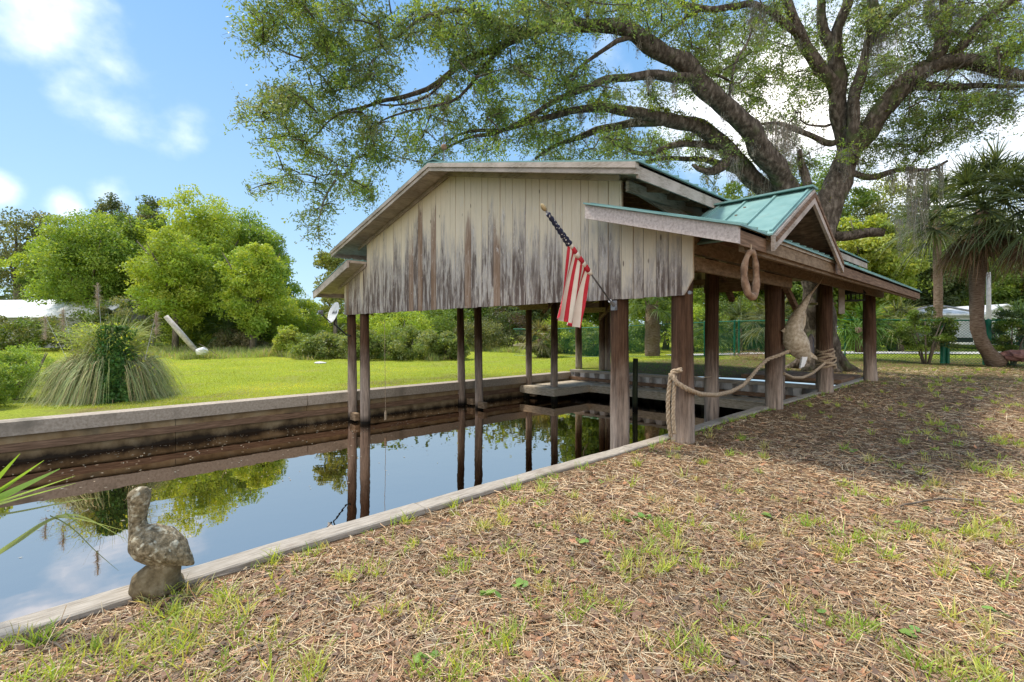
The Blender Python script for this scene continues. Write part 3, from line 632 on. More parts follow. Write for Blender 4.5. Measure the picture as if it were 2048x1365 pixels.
for i in range(cols_n + 1):
    a = i / cols_n; top = A0 + D * (ka + (kb - ka) * a) + np.array((0, 0, -.015))
    ln = .98 - .22 * a
    for j in range(nv + 1):
        q = j / nv
        fold = math.sin(a * 13 + q * 1.6) * .07 * q ** .6 + math.sin(a * 34 + 2) * .012 * q
        V.append(top - Rr * (.10 * q * (1 - .3 * a)) + np.array((-.10 * q * (1 - .2 * a) + fold, -.03 * q + .07 * q * (.5 - a) + .02 * math.sin(a * 20 + q * 3) * q, -ln * q)))
Fr = []; 
for i in range(cols_n):
    fs = [(i * (nv + 1) + j, (i + 1) * (nv + 1) + j, (i + 1) * (nv + 1) + j + 1, i * (nv + 1) + j + 1) for j in range(nv)]
    Fr.append((fs, (i // sub + 1) % 2))
allf = [f for fs, _ in Fr for f in fs]; mis = np.concatenate([np.full(len(fs), k) for fs, k in Fr])
m.add(V, allf); m.mi = [mis.astype(np.int32)]
m.build('striped_cloth', [CREAM, RED], FL, smooth=True)
# rolled part on the pole: blue field with stars, then bands
mt, t, o_ = nmat('navy_star_cloth'); bb = t.nodes.new('ShaderNodeBsdfPrincipled'); bb.inputs['Roughness'].default_value = .9
g = t.nodes.new('ShaderNodeNewGeometry'); vo = t.nodes.new('ShaderNodeTexVoronoi'); vo.inputs['Scale'].default_value = 22; t.links.new(g.outputs['Position'], vo.inputs['Vector'])
r = ramp(t, [(.0, (.6, .58, .56)), (.20, (.6, .58, .56)), (.27, (.018, .02, .045))]); t.links.new(vo.outputs['Distance'], r.inputs[0]); t.links.new(r.outputs[0], bb.inputs['Base Color']); t.links.new(bb.outputs[0], o_.inputs[0])
ks = np.linspace(.95, .66, 26)
m = MB(); m.tube([A0 + D * k + np.array((0, 0, -.008)) for k in ks], [.028 + .014 * (i / 26) + .006 * math.sin(i * 1.9) for i in range(26)], 12, wob=.3); m.build('rolled_canton', mt, FL, smooth=True)
m = MB()
for i, (k0, k1) in enumerate([(.66, .625), (.625, .575), (.575, .53), (.53, .475), (.475, .44), (.44, .385), (.385, .35)]):
    m.tube([A0 + D * k + np.array((0, 0, -.006)) for k in np.linspace(k0, k1, 4)], [.032, .034, .033, .031], 12, wob=.3, mi=i % 2)
m.build('rolled_sleeve', [CREAM, RED], FL, smooth=True)

# ================================================================ SATELLITE DISH
p0 = P(701, 672, 13.72)
SD = thing('satellite_dish', p0, 'white satellite dish on a bent arm fixed to the left front piling', 'satellite dish')
c = P(671, 627, 13.45); nrm = np.array((-.30, -.93, .42)); nrm = np.array((.065, -.95, .30)); nrm = nrm / np.linalg.norm(nrm)
ax = np.cross(nrm, (0, 0, 1)); ax /= np.linalg.norm(ax); ay = np.cross(ax, nrm)
V = [c]; Fc = []; R_ = 5; K = 32
for i in range(1, R_ + 1):
    rr = i / R_
    for k in range(K):
        an = 2 * math.pi * k / K; V.append(c + ax * math.cos(an) * rr * .27 + ay * math.sin(an) * rr * .31 + nrm * .06 * rr * rr)
for k in range(K): Fc.append((0, 1 + k, 1 + (k + 1) % K))
for i in range(R_ - 1):
    for k in range(K): Fc.append((1 + i * K + k, 1 + (i + 1) * K + k, 1 + (i + 1) * K + (k + 1) % K, 1 + i * K + (k + 1) % K))
m = MB(); m.add(V, Fc); dsh = m.build('reflector', WHITEP, SD, smooth=True); so_ = dsh.modifiers.new('s', 'SOLIDIFY'); so_.thickness = .012
# lettering on the dish: slim raised strokes spelling the word
def strokes(m, segs_, org, ux, uy, nn, w=.010):
    for (xa, ya, xb, yb) in segs_:
        a = org + ux * xa + uy * ya; b_ = org + ux * xb + uy * yb
        m.beam(a, b_, w, .004, up=tuple(nn))
m = MB(); let = {'d': [(.05, 0, .05, .1), (0, 0, .05, 0), (0, 0, 0, .05), (0, .05, .05, .05)], 'i': [(0, 0, 0, .062)], 's': [(0, 0, .04, 0), (.04, 0, .04, .026), (.04, .026, 0, .026), (0, .026, 0, .052), (0, .052, .04, .052)], 'h': [(0, 0, 0, .1), (0, .05, .04, .05), (.04, .05, .04, 0)]}
px = -.13; ux = -ax
for ch, adv in (('d', .085), ('i', .035), ('s', .075), ('h', .07)):
    m = MB(); strokes(m, [(a * 1.15, b_, c_ * 1.15, d_) for a, b_, c_, d_ in let[ch]], c + nrm * .03 + ux * px + ay * (-.02), ux, ay, nrm); m.build('letter', BLACKM, SD); px += adv
m = MB(); lnb = c + nrm * .42 - ay * .12
m.tube([p0, p0 + (-.12, -.06, .02), c - ay * .30 - nrm * .05], .022, 8); m.tube([c - ay * .31, lnb + (0, 0, -.02)], .016, 8); m.tube([c - ay * .30 - nrm * .05, c - nrm * .04], .02, 8); m.build('mounting_arm', BLACKM, SD)
m = MB(); m.tube([lnb - nrm * .07, lnb, lnb + nrm * .06], [.045, .04, .03], 12); m.beam(lnb - ax * .09 + ay * .03, lnb + ax * .09 + ay * .03, .06, .06); m.build('receiver', GREYM, SD)

# ================================================================ PELICAN
pc = np.array((-3.43, .42, .035)); Rr = np.array((CS, SN, 0)); Up = np.array((0, 0, 1.)); Fw = np.array((-SN, CS, 0))
PE = thing('pelican_statue', pc, 'lichen spotted concrete pelican statue on the timber edging', 'statue')
# px scale: 1 px (photo) = 2.75/965 m ; origin at photo (312,1193)
def pp(zx, zy, dp=0): return pc + Rr * ((zx / 2.935 - 312) * 2.78 / F) + Up * ((1193 - (900 + zy / 2.935)) * 2.78 / F) + Fw * dp
m = MB(); m.tube([pp(915, 882), pp(915, 850), pp(917, 822), pp(938, 792), pp(955, 765), pp(964, 740), pp(962, 715)], [.129, .130, .126, .104, .084, .074, .06], 28, wob=.12); m.build('base', STONEB, PE, smooth=True)
m = MB()
sp_ = [(770, 575), (800, 578), (850, 592), (900, 606), (950, 624), (1000, 644), (1045, 668), (1090, 698), (1124, 718)]
rr = [.035, .078, .098, .103, .097, .080, .056, .030, .008]
m.tube([pp(x, y + 14 + (x - 770) * .02) for x, y in sp_], [q * 1.06 for q in rr], 24, sq=1.0)
m.tube([pp(815, 590), pp(800, 540), pp(792, 490), pp(795, 430), pp(800, 385), pp(803, 345), pp(803, 315), pp(800, 296), pp(798, 284)], [.065, .050, .043, .046, .052, .057, .054, .042, .012], 22)
m.tube([pp(768, 335), pp(760, 380), pp(757, 450), pp(758, 510), pp(764, 556)], [.022, .021, .017, .013, .007], 12)
m.tube([pp(930, 660), pp(945, 710), pp(960, 745)], [.07, .07, .07], 16)
for sg in (-1, 1): m.tube([pp(835, 575, sg * .050), pp(910, 606, sg * .070), pp(1000, 656, sg * .060), pp(1098, 716, sg * .012)], [.05, .062, .046, .008], 14)
pb = m.build('bird', STONE, PE, smooth=True)
rm = pb.modifiers.new('r', 'REMESH'); rm.mode = 'VOXEL'; rm.voxel_size = .0065; rm.use_smooth_shade = True
sm = pb.modifiers.new('s', 'SMOOTH'); sm.iterations = 3
tx = bpy.data.textures.new('pit', 'CLOUDS'); tx.noise_scale = .018; dm = pb.modifiers.new('d', 'DISPLACE'); dm.texture = tx; dm.strength = .005; dm.mid_level = .5
for sg in (-1, 1): m = MB(); m.tube([pp(785, 326, sg * .050), pp(785, 326, sg * .060)], [.011, .006], 10); m.build('eye', STONEB, PE)

# ================================================================ HANGING THINGS
# horse collar
hc = P(1501, 500, 5.55)
HC = thing('horse_collar', hc, 'worn brown horse collar hanging from the near eave', 'horse collar')
cc = P(1502, 546, 5.55); pts = []
for k in range(33):
    an = 2 * math.pi * k / 32; x_ = .118 * math.sin(an) * (1 - .12 * math.cos(an)); z_ = .245 * math.cos(an) - (.03 if abs(k - 16) < 4 else 0)
    pts.append(cc + np.array((.15, .989, 0)) * x_ * 1.1 + Up * z_ + np.array((.989, -.15, 0)) * .01 * math.cos(an * 2))
rad = [.026 + .018 * (1 - math.cos(2 * math.pi * k / 32)) / 2 + (.004 * math.sin(k * 1.3)) for k in range(33)]
m = MB(); m.tube(pts, rad, 14, wob=.2); m.build('collar_pad', LEATH, HC, smooth=True)
m = MB(); m.tube([cc + Up * .24, cc + Up * .33], .008, 6); m.build('hanger', ROPE, HC)
# carved fish
fp = P(1612, 602, 9.2)
FI = thing('fish_carving', fp, 'pale carved wooden fish hanging tail up from a cord', 'carving')
prof = [(1619, 590, 7), (1611, 604, 12), (1600, 622, 19), (1591, 642, 27), (1586, 662, 36), (1589, 680, 45), (1597, 696, 42), (1606, 708, 30), (1613, 716, 16), (1618, 722, 6)]
from numpy import interp
ii = np.linspace(0, len(prof) - 1, 28); jj = np.arange(len(prof)); pr_ = np.array(prof, float)
path = [P(interp(i, jj, pr_[:, 0]), interp(i, jj, pr_[:, 1]), 9.2) for i in ii]; rads = [interp(i, jj, pr_[:, 2]) / 2 * 9.2 / F for i in ii]
m = MB(); m.tube(path, rads, 20, wob=.12); m.build('body', DRIFT, FI, smooth=True)
def fin(m, pts2, t, th=.02):
    m.prism([P(u, v, t) for u, v in pts2], -Fw * th / 2, Fw * th / 2)
m = MB(); fin(m, [(1604, 704), (1614, 703), (1613, 718), (1607, 733), (1599, 737), (1602, 722)], 9.12, .05); m.build('lower_jaw', WHITEP, FI)
m = MB(); fin(m, [(1612, 694), (1622, 705), (1632, 714), (1634, 720), (1616, 713), (1608, 707)], 9.2, .04); m.build('snout', DRIFT, FI)
m = MB(); fin(m, [(1571, 668), (1562, 662), (1572, 655)], 9.2, .03); m.build('pectoral_fin', DRIFT, FI)
m = MB(); fin(m, [(1598, 630), (1605, 645), (1603, 668), (1610, 650), (1612, 632), (1608, 620)], 9.22, .03); m.build('back_fin', DRIFT, FI)
m = MB(); m.tube([P(1656, 540, 9.25), P(1640, 565, 9.23), P(1617, 594, 9.2)], [.006, .012, .025], 6); m.build('cord', ROPE, FI)
# bird feeder
bf = P(1707, 579, 13.3); BF = thing('bird_feeder', bf, 'dark lantern shaped bird feeder hanging beyond the rope wrapped piling', 'bird feeder')
def bx(m, u0, v0, u1, v1, t, d, mi=0):
    c0 = P((u0 + u1) / 2, (v0 + v1) / 2, t); hw = (u1 - u0) / 2 * t / F; hh = (v1 - v0) / 2 * t / F
    m.prism([c0 - Rr * hw - Up * hh, c0 + Rr * hw - Up * hh, c0 + Rr * hw + Up * hh, c0 - Rr * hw + Up * hh], -Fw * d / 2, Fw * d / 2)
m = MB(); m.prism([P(1690, 589, 13.3), P(1723, 589, 13.3), P(1716, 580, 13.3), P(1697, 580, 13.3)], -Fw * .2, Fw * .2); m.build('roof', BLACKM, BF)
m = MB(); bx(m, 1692, 600, 1721, 603, 13.3, .36); m.build('tray', BLACKM, BF)
for u in (1693, 1703, 1711, 1720):
    for dd in (-.16, .16):
        m = MB(); m.tube([P(u, 589, 13.3) + Fw * dd, P(u, 600, 13.3) + Fw * dd], .012, 6); m.build('corner_rod', BLACKM, BF)
m = MB(); m.tube([P(1706, 580, 13.3), P(1706, 566, 13.3)], .006, 6); m.build('hook', BLACKM, BF)
# shelf, paper tube, sign board, float
SH = thing('shelf', P(1645, 607, 13.2), 'small plank shelf with a prop post behind the fish carving', 'shelf')
m = MB(); bx(m, 1626, 606, 1665, 610, 13.2, .3); m.build('plank', DECK, SH)
m = MB(); p_ = P(1641, 610, 13.35); m.tube([(p_[0], p_[1], -.1), (p_[0], p_[1], p_[2])], .11, 14, wob=.15); m.build('prop_post', POST, SH, smooth=True)
m = MB(); m.tube([P(1645, 606, 13.15), P(1650, 588, 13.15)], .045, 10); setp(m.build('paper_roll', WHITEP, smooth=True), 'short pale tube leaning on the small plank shelf', 'tube')
m = MB(); bx(m, 1677, 566, 1689, 628, 12.9, .03); setp(m.build('board', mk('pale_board', [(.36, .32, .28), (.46, .41, .36), (.54, .5, .45)], 6)), 'plain pale board hanging beside the rope wrapped piling', 'board')
m = MB(); pts = [P(1622, v, 13.6) for v in (668, 672, 678, 700, 712)]; m.tube(pts, [.012, .05, .078, .08, .075], 12); setp(m.build('dock_float', mk('faded_float', [(.36, .3, .3), (.46, .4, .4), (.56, .5, .5)], 9), smooth=True), 'faded bullet shaped float hanging under the roof near the fish', 'float')
# thick ropes: three twisted strands
def rope(m, pts, r, turns=22):
    pts = np.array(pts, float); k = len(pts); d = np.r_[0, np.cumsum(np.linalg.norm(np.diff(pts, axis=0), axis=1))]
    n_ = max(24, int(d[-1] / .022)); q = np.linspace(0, d[-1], n_)
    # smooth path
    base = np.stack([np.interp(q, d, pts[:, i]) for i in range(3)], 1)
    for _ in range(6): base[1:-1] = (base[:-2] + base[1:-1] * 2 + base[2:]) / 4
    T = np.gradient(base, axis=0); T /= np.linalg.norm(T, axis=1)[:, None]
    A = np.cross(T, (.3, .2, 1)); A /= np.linalg.norm(A, axis=1)[:, None]; Bn = np.cross(T, A)
    for s_ in range(3):
        ph = 2 * math.pi * (s_ / 3 + q / (r * 7.5))
        m.tube(base + (A * np.cos(ph)[:, None] + Bn * np.sin(ph)[:, None]) * r * .5, r * .56, 6)
def T_(lst): return [P(u, v, t) for u, v, t in lst]
m = MB(); rope(m, T_([(1364, 740, 6.22), (1342, 744, 6.28), (1350, 764, 6.22), (1372, 778, 6.24), (1400, 789, 6.55), (1432, 791, 7.1), (1462, 784, 7.7), (1485, 772, 8.2), (1500, 757, 8.55), (1515, 738, 8.8), (1535, 719, 8.98), (1556, 712, 9.02), (1575, 704, 9.12), (1596, 697, 9.4)]), .034)
setp(m.build('mooring_rope', ROPE, smooth=True), 'thick rope sagging between the near pilings', 'rope')
m = MB(); rope(m, T_([(1342, 748, 6.30), (1339, 775, 6.32), (1336, 800, 6.33), (1337, 840, 6.34), (1342, 874, 6.34)]), .030); rope(m, T_([(1350, 752, 6.27), (1347, 790, 6.28), (1346, 830, 6.28), (1349, 868, 6.28)]), .026)
setp(m.build('rope_tail', ROPE, smooth=True), 'loose rope ends hanging down the front corner piling', 'rope')
m = MB(); rope(m, T_([(1568, 748, 9.5), (1585, 756, 10.0), (1605, 756, 10.6), (1625, 747, 11.2), (1645, 731, 11.6), (1660, 716, 11.8)]), .034)
setp(m.build('mooring_rope', ROPE, smooth=True), 'thick rope sagging from the middle piling to the wrapped piling', 'rope')
m = MB(); cx, cy, _, _ = PL[14]
zc = H + (HOR - 718) / F * 11.9
for L_ in range(2):
    rope(m, [(cx + .0 + (.182 + .028 * L_) * math.cos(a), cy + .01 + (.182 + .028 * L_) * math.sin(a), zc - .22 + .44 * a / 50 + .03 * math.sin(a * 2.3 + L_)) for a in np.linspace(0, 50 if not L_ else 32, 300)], .022)
setp(m.build('rope_coil', ROPE, smooth=True), 'rope wound many times around the far right piling', 'rope')
m = MB(); m.tube(T_([(769, 640, 12.6), (770, 740, 12.6), (771, 822, 12.6)]), .006, 5); m.tube(T_([(771, 822, 12.6), (771, 828, 12.6), (771, 840, 12.6)]), [.02, .035, .03], 8); setp(m.build('weighted_line', ROPE), 'thin line with a small weight hanging beside the second left piling', 'line')
m = MB(); m.tube([P(1378, 752, 8), P(1404, 756, 9.7), P(1440, 752, 10.1)], .01, 6); setp(m.build('thin_line', ROPE), 'thin slack cord tied around the inner piling', 'cord')

exec_marker = 1
# ================================================================ TREES
def interp_path(pts, step=.25):
    pts = np.array(pts, float); d = np.r_[0, np.cumsum(np.linalg.norm(np.diff(pts[:, :3], axis=0), axis=1))]
    n_ = max(4, int(d[-1] / step)); q = np.linspace(0, d[-1], n_)
    o_ = np.stack([np.interp(q, d, pts[:, i]) for i in range(pts.shape[1])], 1)
    for _ in range(3): o_[1:-1] = (o_[:-2] + 2 * o_[1:-1] + o_[2:]) / 4
    return o_
OK = thing('live_oak', G(1642, 18.2), 'huge spreading oak with mossy limbs arching over the boathouse', 'oak tree')
limbs_px = {
 'base': [(1648, 752, 18.0, .82), (1645, 700, 18.0, .70), (1640, 640, 17.9, .64), (1636, 580, 17.8, .62), (1634, 520, 17.6, .64), (1632, 480, 17.5, .66)],
 'A': [(1632, 500, 17.5, .5), (1605, 440, 16.9, .50), (1572, 380, 16.4, .49), (1540, 325, 15.9, .44), (1500, 265, 15.4, .40), (1455, 215, 14.9, .37), (1405, 165, 14.4, .34), (1350, 118, 14.0, .31), (1295, 85, 13.7, .28), (1250, 60, 13.5, .25), (1180, 45, 13.3, .2), (1110, 48, 13.2, .16), (1050, 68, 13.1, .14), (1000, 92, 13.1, .12), (940, 125, 13.2, .11), (895, 155, 13.2, .10), (850, 178, 13.3, .085), (790, 196, 13.4, .07), (740, 212, 13.6, .055), (690, 225, 13.8, .04), (640, 262, 14, .03)],
 'A2': [(1050, 68, 13.1, .13), (980, 45, 12.8, .11), (930, 18, 12.6, .09), (880, 22, 12.5, .07), (830, 45, 12.5, .05), (770, 80, 12.6, .03)],
 'A3': [(1000, 92, 13.1, .08), (960, 150, 13, .06), (930, 190, 13, .05), (905, 210, 13, .05), (860, 215, 13.1, .04), (800, 222, 13.2, .03), (740, 255, 13.4, .025), (725, 290, 13.5, .02), (735, 330, 13.5, .015)],
 'A4': [(895, 155, 13.2, .05), (850, 205, 13.2, .04), (760, 210, 13.3, .03)],
 'B': [(1390, 155, 14.3, .2), (1355, 165, 14.0, .17), (1310, 148, 13.8, .15), (1265, 145, 13.7, .14), (1225, 158, 13.6, .12), (1180, 175, 13.6, .11), (1130, 190, 13.6, .10), (1090, 215, 13.7, .09), (1040, 245, 13.8, .08), (990, 262, 13.9, .07), (930, 280, 14, .05), (880, 300, 14, .03)],
 'B2': [(1275, 75, 13.6, .1), (1225, 82, 13.4, .08), (1195, 105, 13.3, .07), (1150, 148, 13.3, .04), (1120, 170, 13.3, .03)],
 'C': [(1625, 470, 17.4, .42), (1560, 405, 16.9, .36), (1500, 350, 16.5, .34), (1460, 300, 16.1, .32), (1420, 268, 15.8, .3), (1370, 244, 15.5, .27), (1330, 235, 15.2, .24), (1280, 225, 14.9, .2), (1220, 216, 14.6, .17), (1170, 212, 14.4, .15), (1120, 225, 14.3, .12), (1070, 238, 14.2, .1), (1020, 255, 14.2, .08), (960, 262, 14.2, .06), (900, 280, 14.3, .04)],
 'C2': [(1325, 240, 15.2, .2), (1270, 242, 15.2, .17), (1220, 260, 15.2, .14), (1160, 272, 15.2, .11), (1110, 290, 15.3, .08), (1070, 318, 15.3, .05)],
 'C3': [(1460, 300, 16.1, .18), (1400, 290, 16, .15), (1350, 283, 15.9, .13), (1320, 300, 15.9, .12), (1290, 312, 15.9, .1), (1240, 300, 15.9, .07), (1200, 275, 16, .05)],
 'C4': [(1500, 350, 16.5, .16), (1440, 322, 16.6, .14), (1380, 318, 16.7, .11), (1320, 316, 16.7, .09), (1260, 330, 16.8, .05)],
 'C5': [(1460, 310, 16.1, .2), (1440, 350, 15.9, .2), (1400, 350, 15.7, .12), (1385, 330, 15.6, .06)],
 'T': [(1632, 490, 17.5, .62), (1650, 430, 17.5, .60), (1668, 385, 17.5, .56), (1688, 335, 17.5, .50), (1697, 300, 17.5, .46)],
 'T1': [(1697, 310, 17.5, .42), (1686, 255, 17.5, .38), (1672, 200, 17.4, .34), (1672, 150, 17.3, .31), (1668, 95, 17.2, .27), (1680, 50, 17.1, .22), (1700, 0, 17, .2), (1705, -60, 17, .15)],
 'T2': [(1672, 110, 17.3, .24), (1655, 70, 17.3, .22), (1642, 30, 17.2, .18), (1640, -30, 17.2, .14), (1620, -80, 17.2, .1)],
 'T3': [(1676, 190, 17.4, .3), (1650, 155, 17.2, .27), (1625, 115, 17, .25), (1603, 78, 16.8, .23), (1582, 40, 16.6, .2), (1572, 0, 16.5, .18), (1560, -60, 16.5, .12)],
 'T4': [(1600, 75, 16.8, .18), (1570, 45, 16.4, .16), (1540, 18, 16, .14), (1500, 4, 15.6, .13), (1465, 14, 15.3, .12), (1430, 27, 15.1, .12), (1395, 24, 15, .11), (1360, 5, 14.8, .1), (1320, -25, 14.8, .08)],
 'T5': [(1395, 24, 15, .09), (1350, 45, 14.9, .07), (1320, 75, 14.8, .05), (1280, 100, 14.8, .03)],
 'U': [(1700, 330, 17.3, .24), (1706, 260, 17, .24), (1710, 180, 16.8, .22), (1728, 130, 16.6, .2), (1742, 80, 16.4, .17), (1742, 0, 16.2, .14), (1735, -60, 16.2, .1)],
 'R': [(1697, 305, 17.5, .42), (1730, 270, 17.3, .42), (1765, 225, 17.0, .42), (1800, 175, 16.7, .41), (1840, 142, 16.4, .38), (1885, 122, 16.1, .34), (1930, 120, 15.9, .3), (1980, 136, 15.7, .26), (2048, 148, 15.5, .2), (2120, 165, 15.4, .14)],
 'R2': [(1860, 130, 16.2, .28), (1885, 90, 16.2, .26), (1892, 40, 16.2, .24), (1890, -10, 16.2, .2), (1880, -70, 16.2, .15)],
 'R3': [(1900, 120, 16.1, .2), (1925, 90, 15.9, .2), (1945, 55, 15.7, .19), (1985, 25, 15.5, .17), (2030, 3, 15.3, .15), (2080, -15, 15.2, .1)],
 'R4': [(1810, 170, 16.7, .2), (1860, 170, 16.6, .19), (1900, 178, 16.4, .15), (1950, 172, 16.2, .11), (2000, 165, 16.1, .08), (2060, 175, 16, .05)],
 'R5': [(1960, 130, 15.8, .12), (1995, 110, 15.6, .11), (2030, 97, 15.5, .1), (2090, 90, 15.4, .06)],
 'R6': [(1700, 345, 17.6, .14), (1735, 355, 17.5, .14), (1760, 358, 17.4, .14), (1790, 340, 17.2, .11), (1815, 332, 17, .09), (1850, 345, 16.9, .07), (1895, 322, 16.8, .05)],
 'R7': [(1660, 470, 17.4, .24), (1700, 470, 17.2, .22), (1740, 467, 17, .2), (1768, 466, 16.9, .19)],
 'V': [(1735, 100, 16.5, .13), (1765, 50, 16.3, .18), (1790, 25, 16.2, .16), (1830, 0, 16, .13), (1880, -40, 16, .1)],
 'V2': [(1765, 52, 16.3, .1), (1755, 20, 16.3, .09), (1750, -30, 16.3, .07)],
 'W': [(1672, 285, 17.4, .14), (1645, 290, 17.2, .13), (1615, 268, 17, .12), (1580, 250, 16.9, .1), (1550, 245, 16.8, .07), (1500, 252, 16.7, .04)],
 'W2': [(1660, 250, 17.4, .06), (1630, 260, 17.2, .05), (1600, 240, 17, .03)],
 'X1': [(1625, 455, 17.3, .22), (1615, 400, 17.2, .2), (1612, 340, 17.2, .19), (1600, 300, 17.2, .1)],
 'X2': [(1345, 120, 14, .08), (1390, 130, 14.3, .06), (1440, 150, 14.6, .05), (1465, 170, 15, .05)],
 'X3': [(1455, 215, 14.9, .06), (1462, 160, 14.7, .06), (1470, 120, 14.6, .05), (1495, 90, 14.6, .04), (1505, 50, 14.6, .03)],
 'X4': [(1175, 45, 13.3, .07), (1172, 0, 13.1, .06), (1168, -50, 13, .04)],
}
m = MB(); LP = []
for k, pl in limbs_px.items():
    pts = interp_path([(*P(u, v, t), r_ * .80) for u, v, t, r_ in pl], .28)
    big = pl[0][3] > .15
    if k != 'base':
        for i in range(1, len(pts) - 1):
            pts[i, :3] += np.array((mnoise.noise(Vector(pts[i, :3]) * 1.1), mnoise.noise(Vector(pts[i, :3]) * 1.1 + Vector((9, 0, 0))), mnoise.noise(Vector(pts[i, :3]) * 1.1 + Vector((0, 9, 0))))) * .12
    m.tube(pts[:, :3], pts[:, 3], 20 if big else 8, wob=.30)
    for q in pts:
        if q[3] < .36: LP.append(q)
b0 = G(1642, 18.2)
for a in range(7): m.tube([b0 + (math.cos(a * .9) * .45, math.sin(a * .9) * .45, .5), b0 + (math.cos(a * .9) * .8, math.sin(a * .9) * .8, .12), b0 + (math.cos(a * .9) * 1.3, math.sin(a * .9) * 1.3, -.1)], [.3, .2, .1], 8, wob=.2)
m.build('trunk', BARK, OK, smooth=True)
LPa = np.array(LP)
# foliage regions of the crown: (u, v, half-width, half-height, depth, number of sprays)
regions = [(560, 40, 70, 45, 12.8, 42), (520, 75, 25, 22, 12.8, 6), (650, 30, 60, 60, 12.8, 40), (700, 110, 70, 60, 13.2, 44), (620, 110, 35, 35, 13, 12), (800, 40, 80, 50, 12.8, 42), (760, 130, 50, 50, 13.3, 22), (560, 200, 60, 35, 13.8, 26),
 (510, 225, 28, 14, 13.8, 7), (640, 190, 70, 45, 13.8, 32), (560, 265, 50, 35, 14.1, 18), (680, 270, 90, 55, 14, 46), (620, 340, 55, 45, 14.2, 22), (530, 372, 45, 16, 14.2, 8), (640, 410, 28, 45, 14.2, 10), (625, 465, 14, 18, 14.2, 3), (720, 350, 60, 45, 14.2, 20), (745, 405, 20, 20, 14.2, 3),
 (800, 300, 70, 45, 14.2, 26), (860, 240, 80, 55, 13.9, 30), (930, 40, 70, 50, 12.6, 38), (1000, 110, 90, 60, 13.2, 40), (900, 110, 50, 40, 13.2, 12), (960, 210, 80, 60, 13.8, 34), (940, 290, 80, 28, 14.3, 18), (1060, 30, 90, 50, 12.9, 42), (1100, 140, 80, 50, 13.4, 34), (1180, 20, 90, 40, 13, 34), (1060, 240, 90, 55, 14.4, 36),
 (1160, 290, 90, 35, 15.4, 30), (1200, 180, 70, 35, 13.8, 18), (1300, 30, 80, 45, 14, 26), (1270, 290, 80, 40, 16, 26), (1380, 70, 60, 45, 14.6, 18), (1400, 130, 60, 40, 15.4, 18), (1330, 190, 70, 40, 15.6, 18), (1450, 90, 70, 60, 15.6, 26), (1380, 290, 80, 40, 17.6, 26), (1480, 190, 60, 50, 17, 22), (1540, 130, 60, 60, 17.2, 26), (1520, 40, 60, 40, 16, 16),
 (1600, 180, 50, 50, 18, 20), (1560, 250, 60, 40, 18, 20), (1640, 60, 60, 60, 18, 14), (1720, 60, 50, 60, 17.6, 20), (1700, 150, 50, 50, 18.4, 12), (1780, 100, 60, 60, 17, 26), (1780, 20, 70, 40, 16.4, 26), (1840, 60, 50, 50, 16.6, 18), (1760, 200, 40, 40, 18, 12), (1800, 270, 80, 50, 17.6, 30), (1880, 230, 70, 40, 16.8, 24), (1960, 210, 60, 30, 16.2, 16), (1930, 30, 60, 50, 15.8, 22), (2010, 60, 60, 60, 15.5, 30), (2000, 190, 60, 40, 15.9, 18),
 (1750, 320, 70, 40, 18, 20), (1590, 330, 50, 40, 18.4, 14), (1860, 180, 60, 25, 16.6, 8), (2040, 130, 40, 40, 15.4, 8), (1440, 330, 50, 40, 17, 10), (1780, 170, 60, 50, 18.5, 22), (1850, 260, 70, 40, 17.8, 24), (1930, 240, 60, 40, 16.6, 18), (1640, 120, 70, 60, 19, 24), (1560, 60, 60, 60, 19, 20), (1720, 200, 60, 60, 19, 22), (1480, 130, 70, 60, 18.5, 24), (1960, 60, 70, 60, 18, 26), (1870, 120, 60, 60, 18.5, 20), (640, -40, 160, 40, 12.8, 40), (1000, -50, 220, 50, 12.8, 50), (1450, -50, 220, 50, 15.2, 40), (1850, -50, 200, 50, 16, 40)]
tw = MB(); lf = MB(); CEN = []
for (u, v, hu, hv, t, k) in regions:
    if u < 1000 and v > -1: k = int(k * .74)
    for _ in range(k):
        r_ = math.sqrt(RS.rand()); an = RS.rand() * 2 * math.pi
        p = P(u + hu * r_ * math.cos(an), v + hv * r_ * math.sin(an), t + RS.normal() * .8)
        CEN.append(p)
CEN = np.array(CEN)
greens = [(.24, .32, .09), (.20, .27, .085), (.32, .43, .08), (.16, .22, .075), (.29, .33, .15)]
d0_ = np.array([np.linalg.norm(LPa[:, :3] - p, axis=1).min() for p in CEN]); CEN = CEN[np.argsort(d0_)]; NET = LPa.copy()
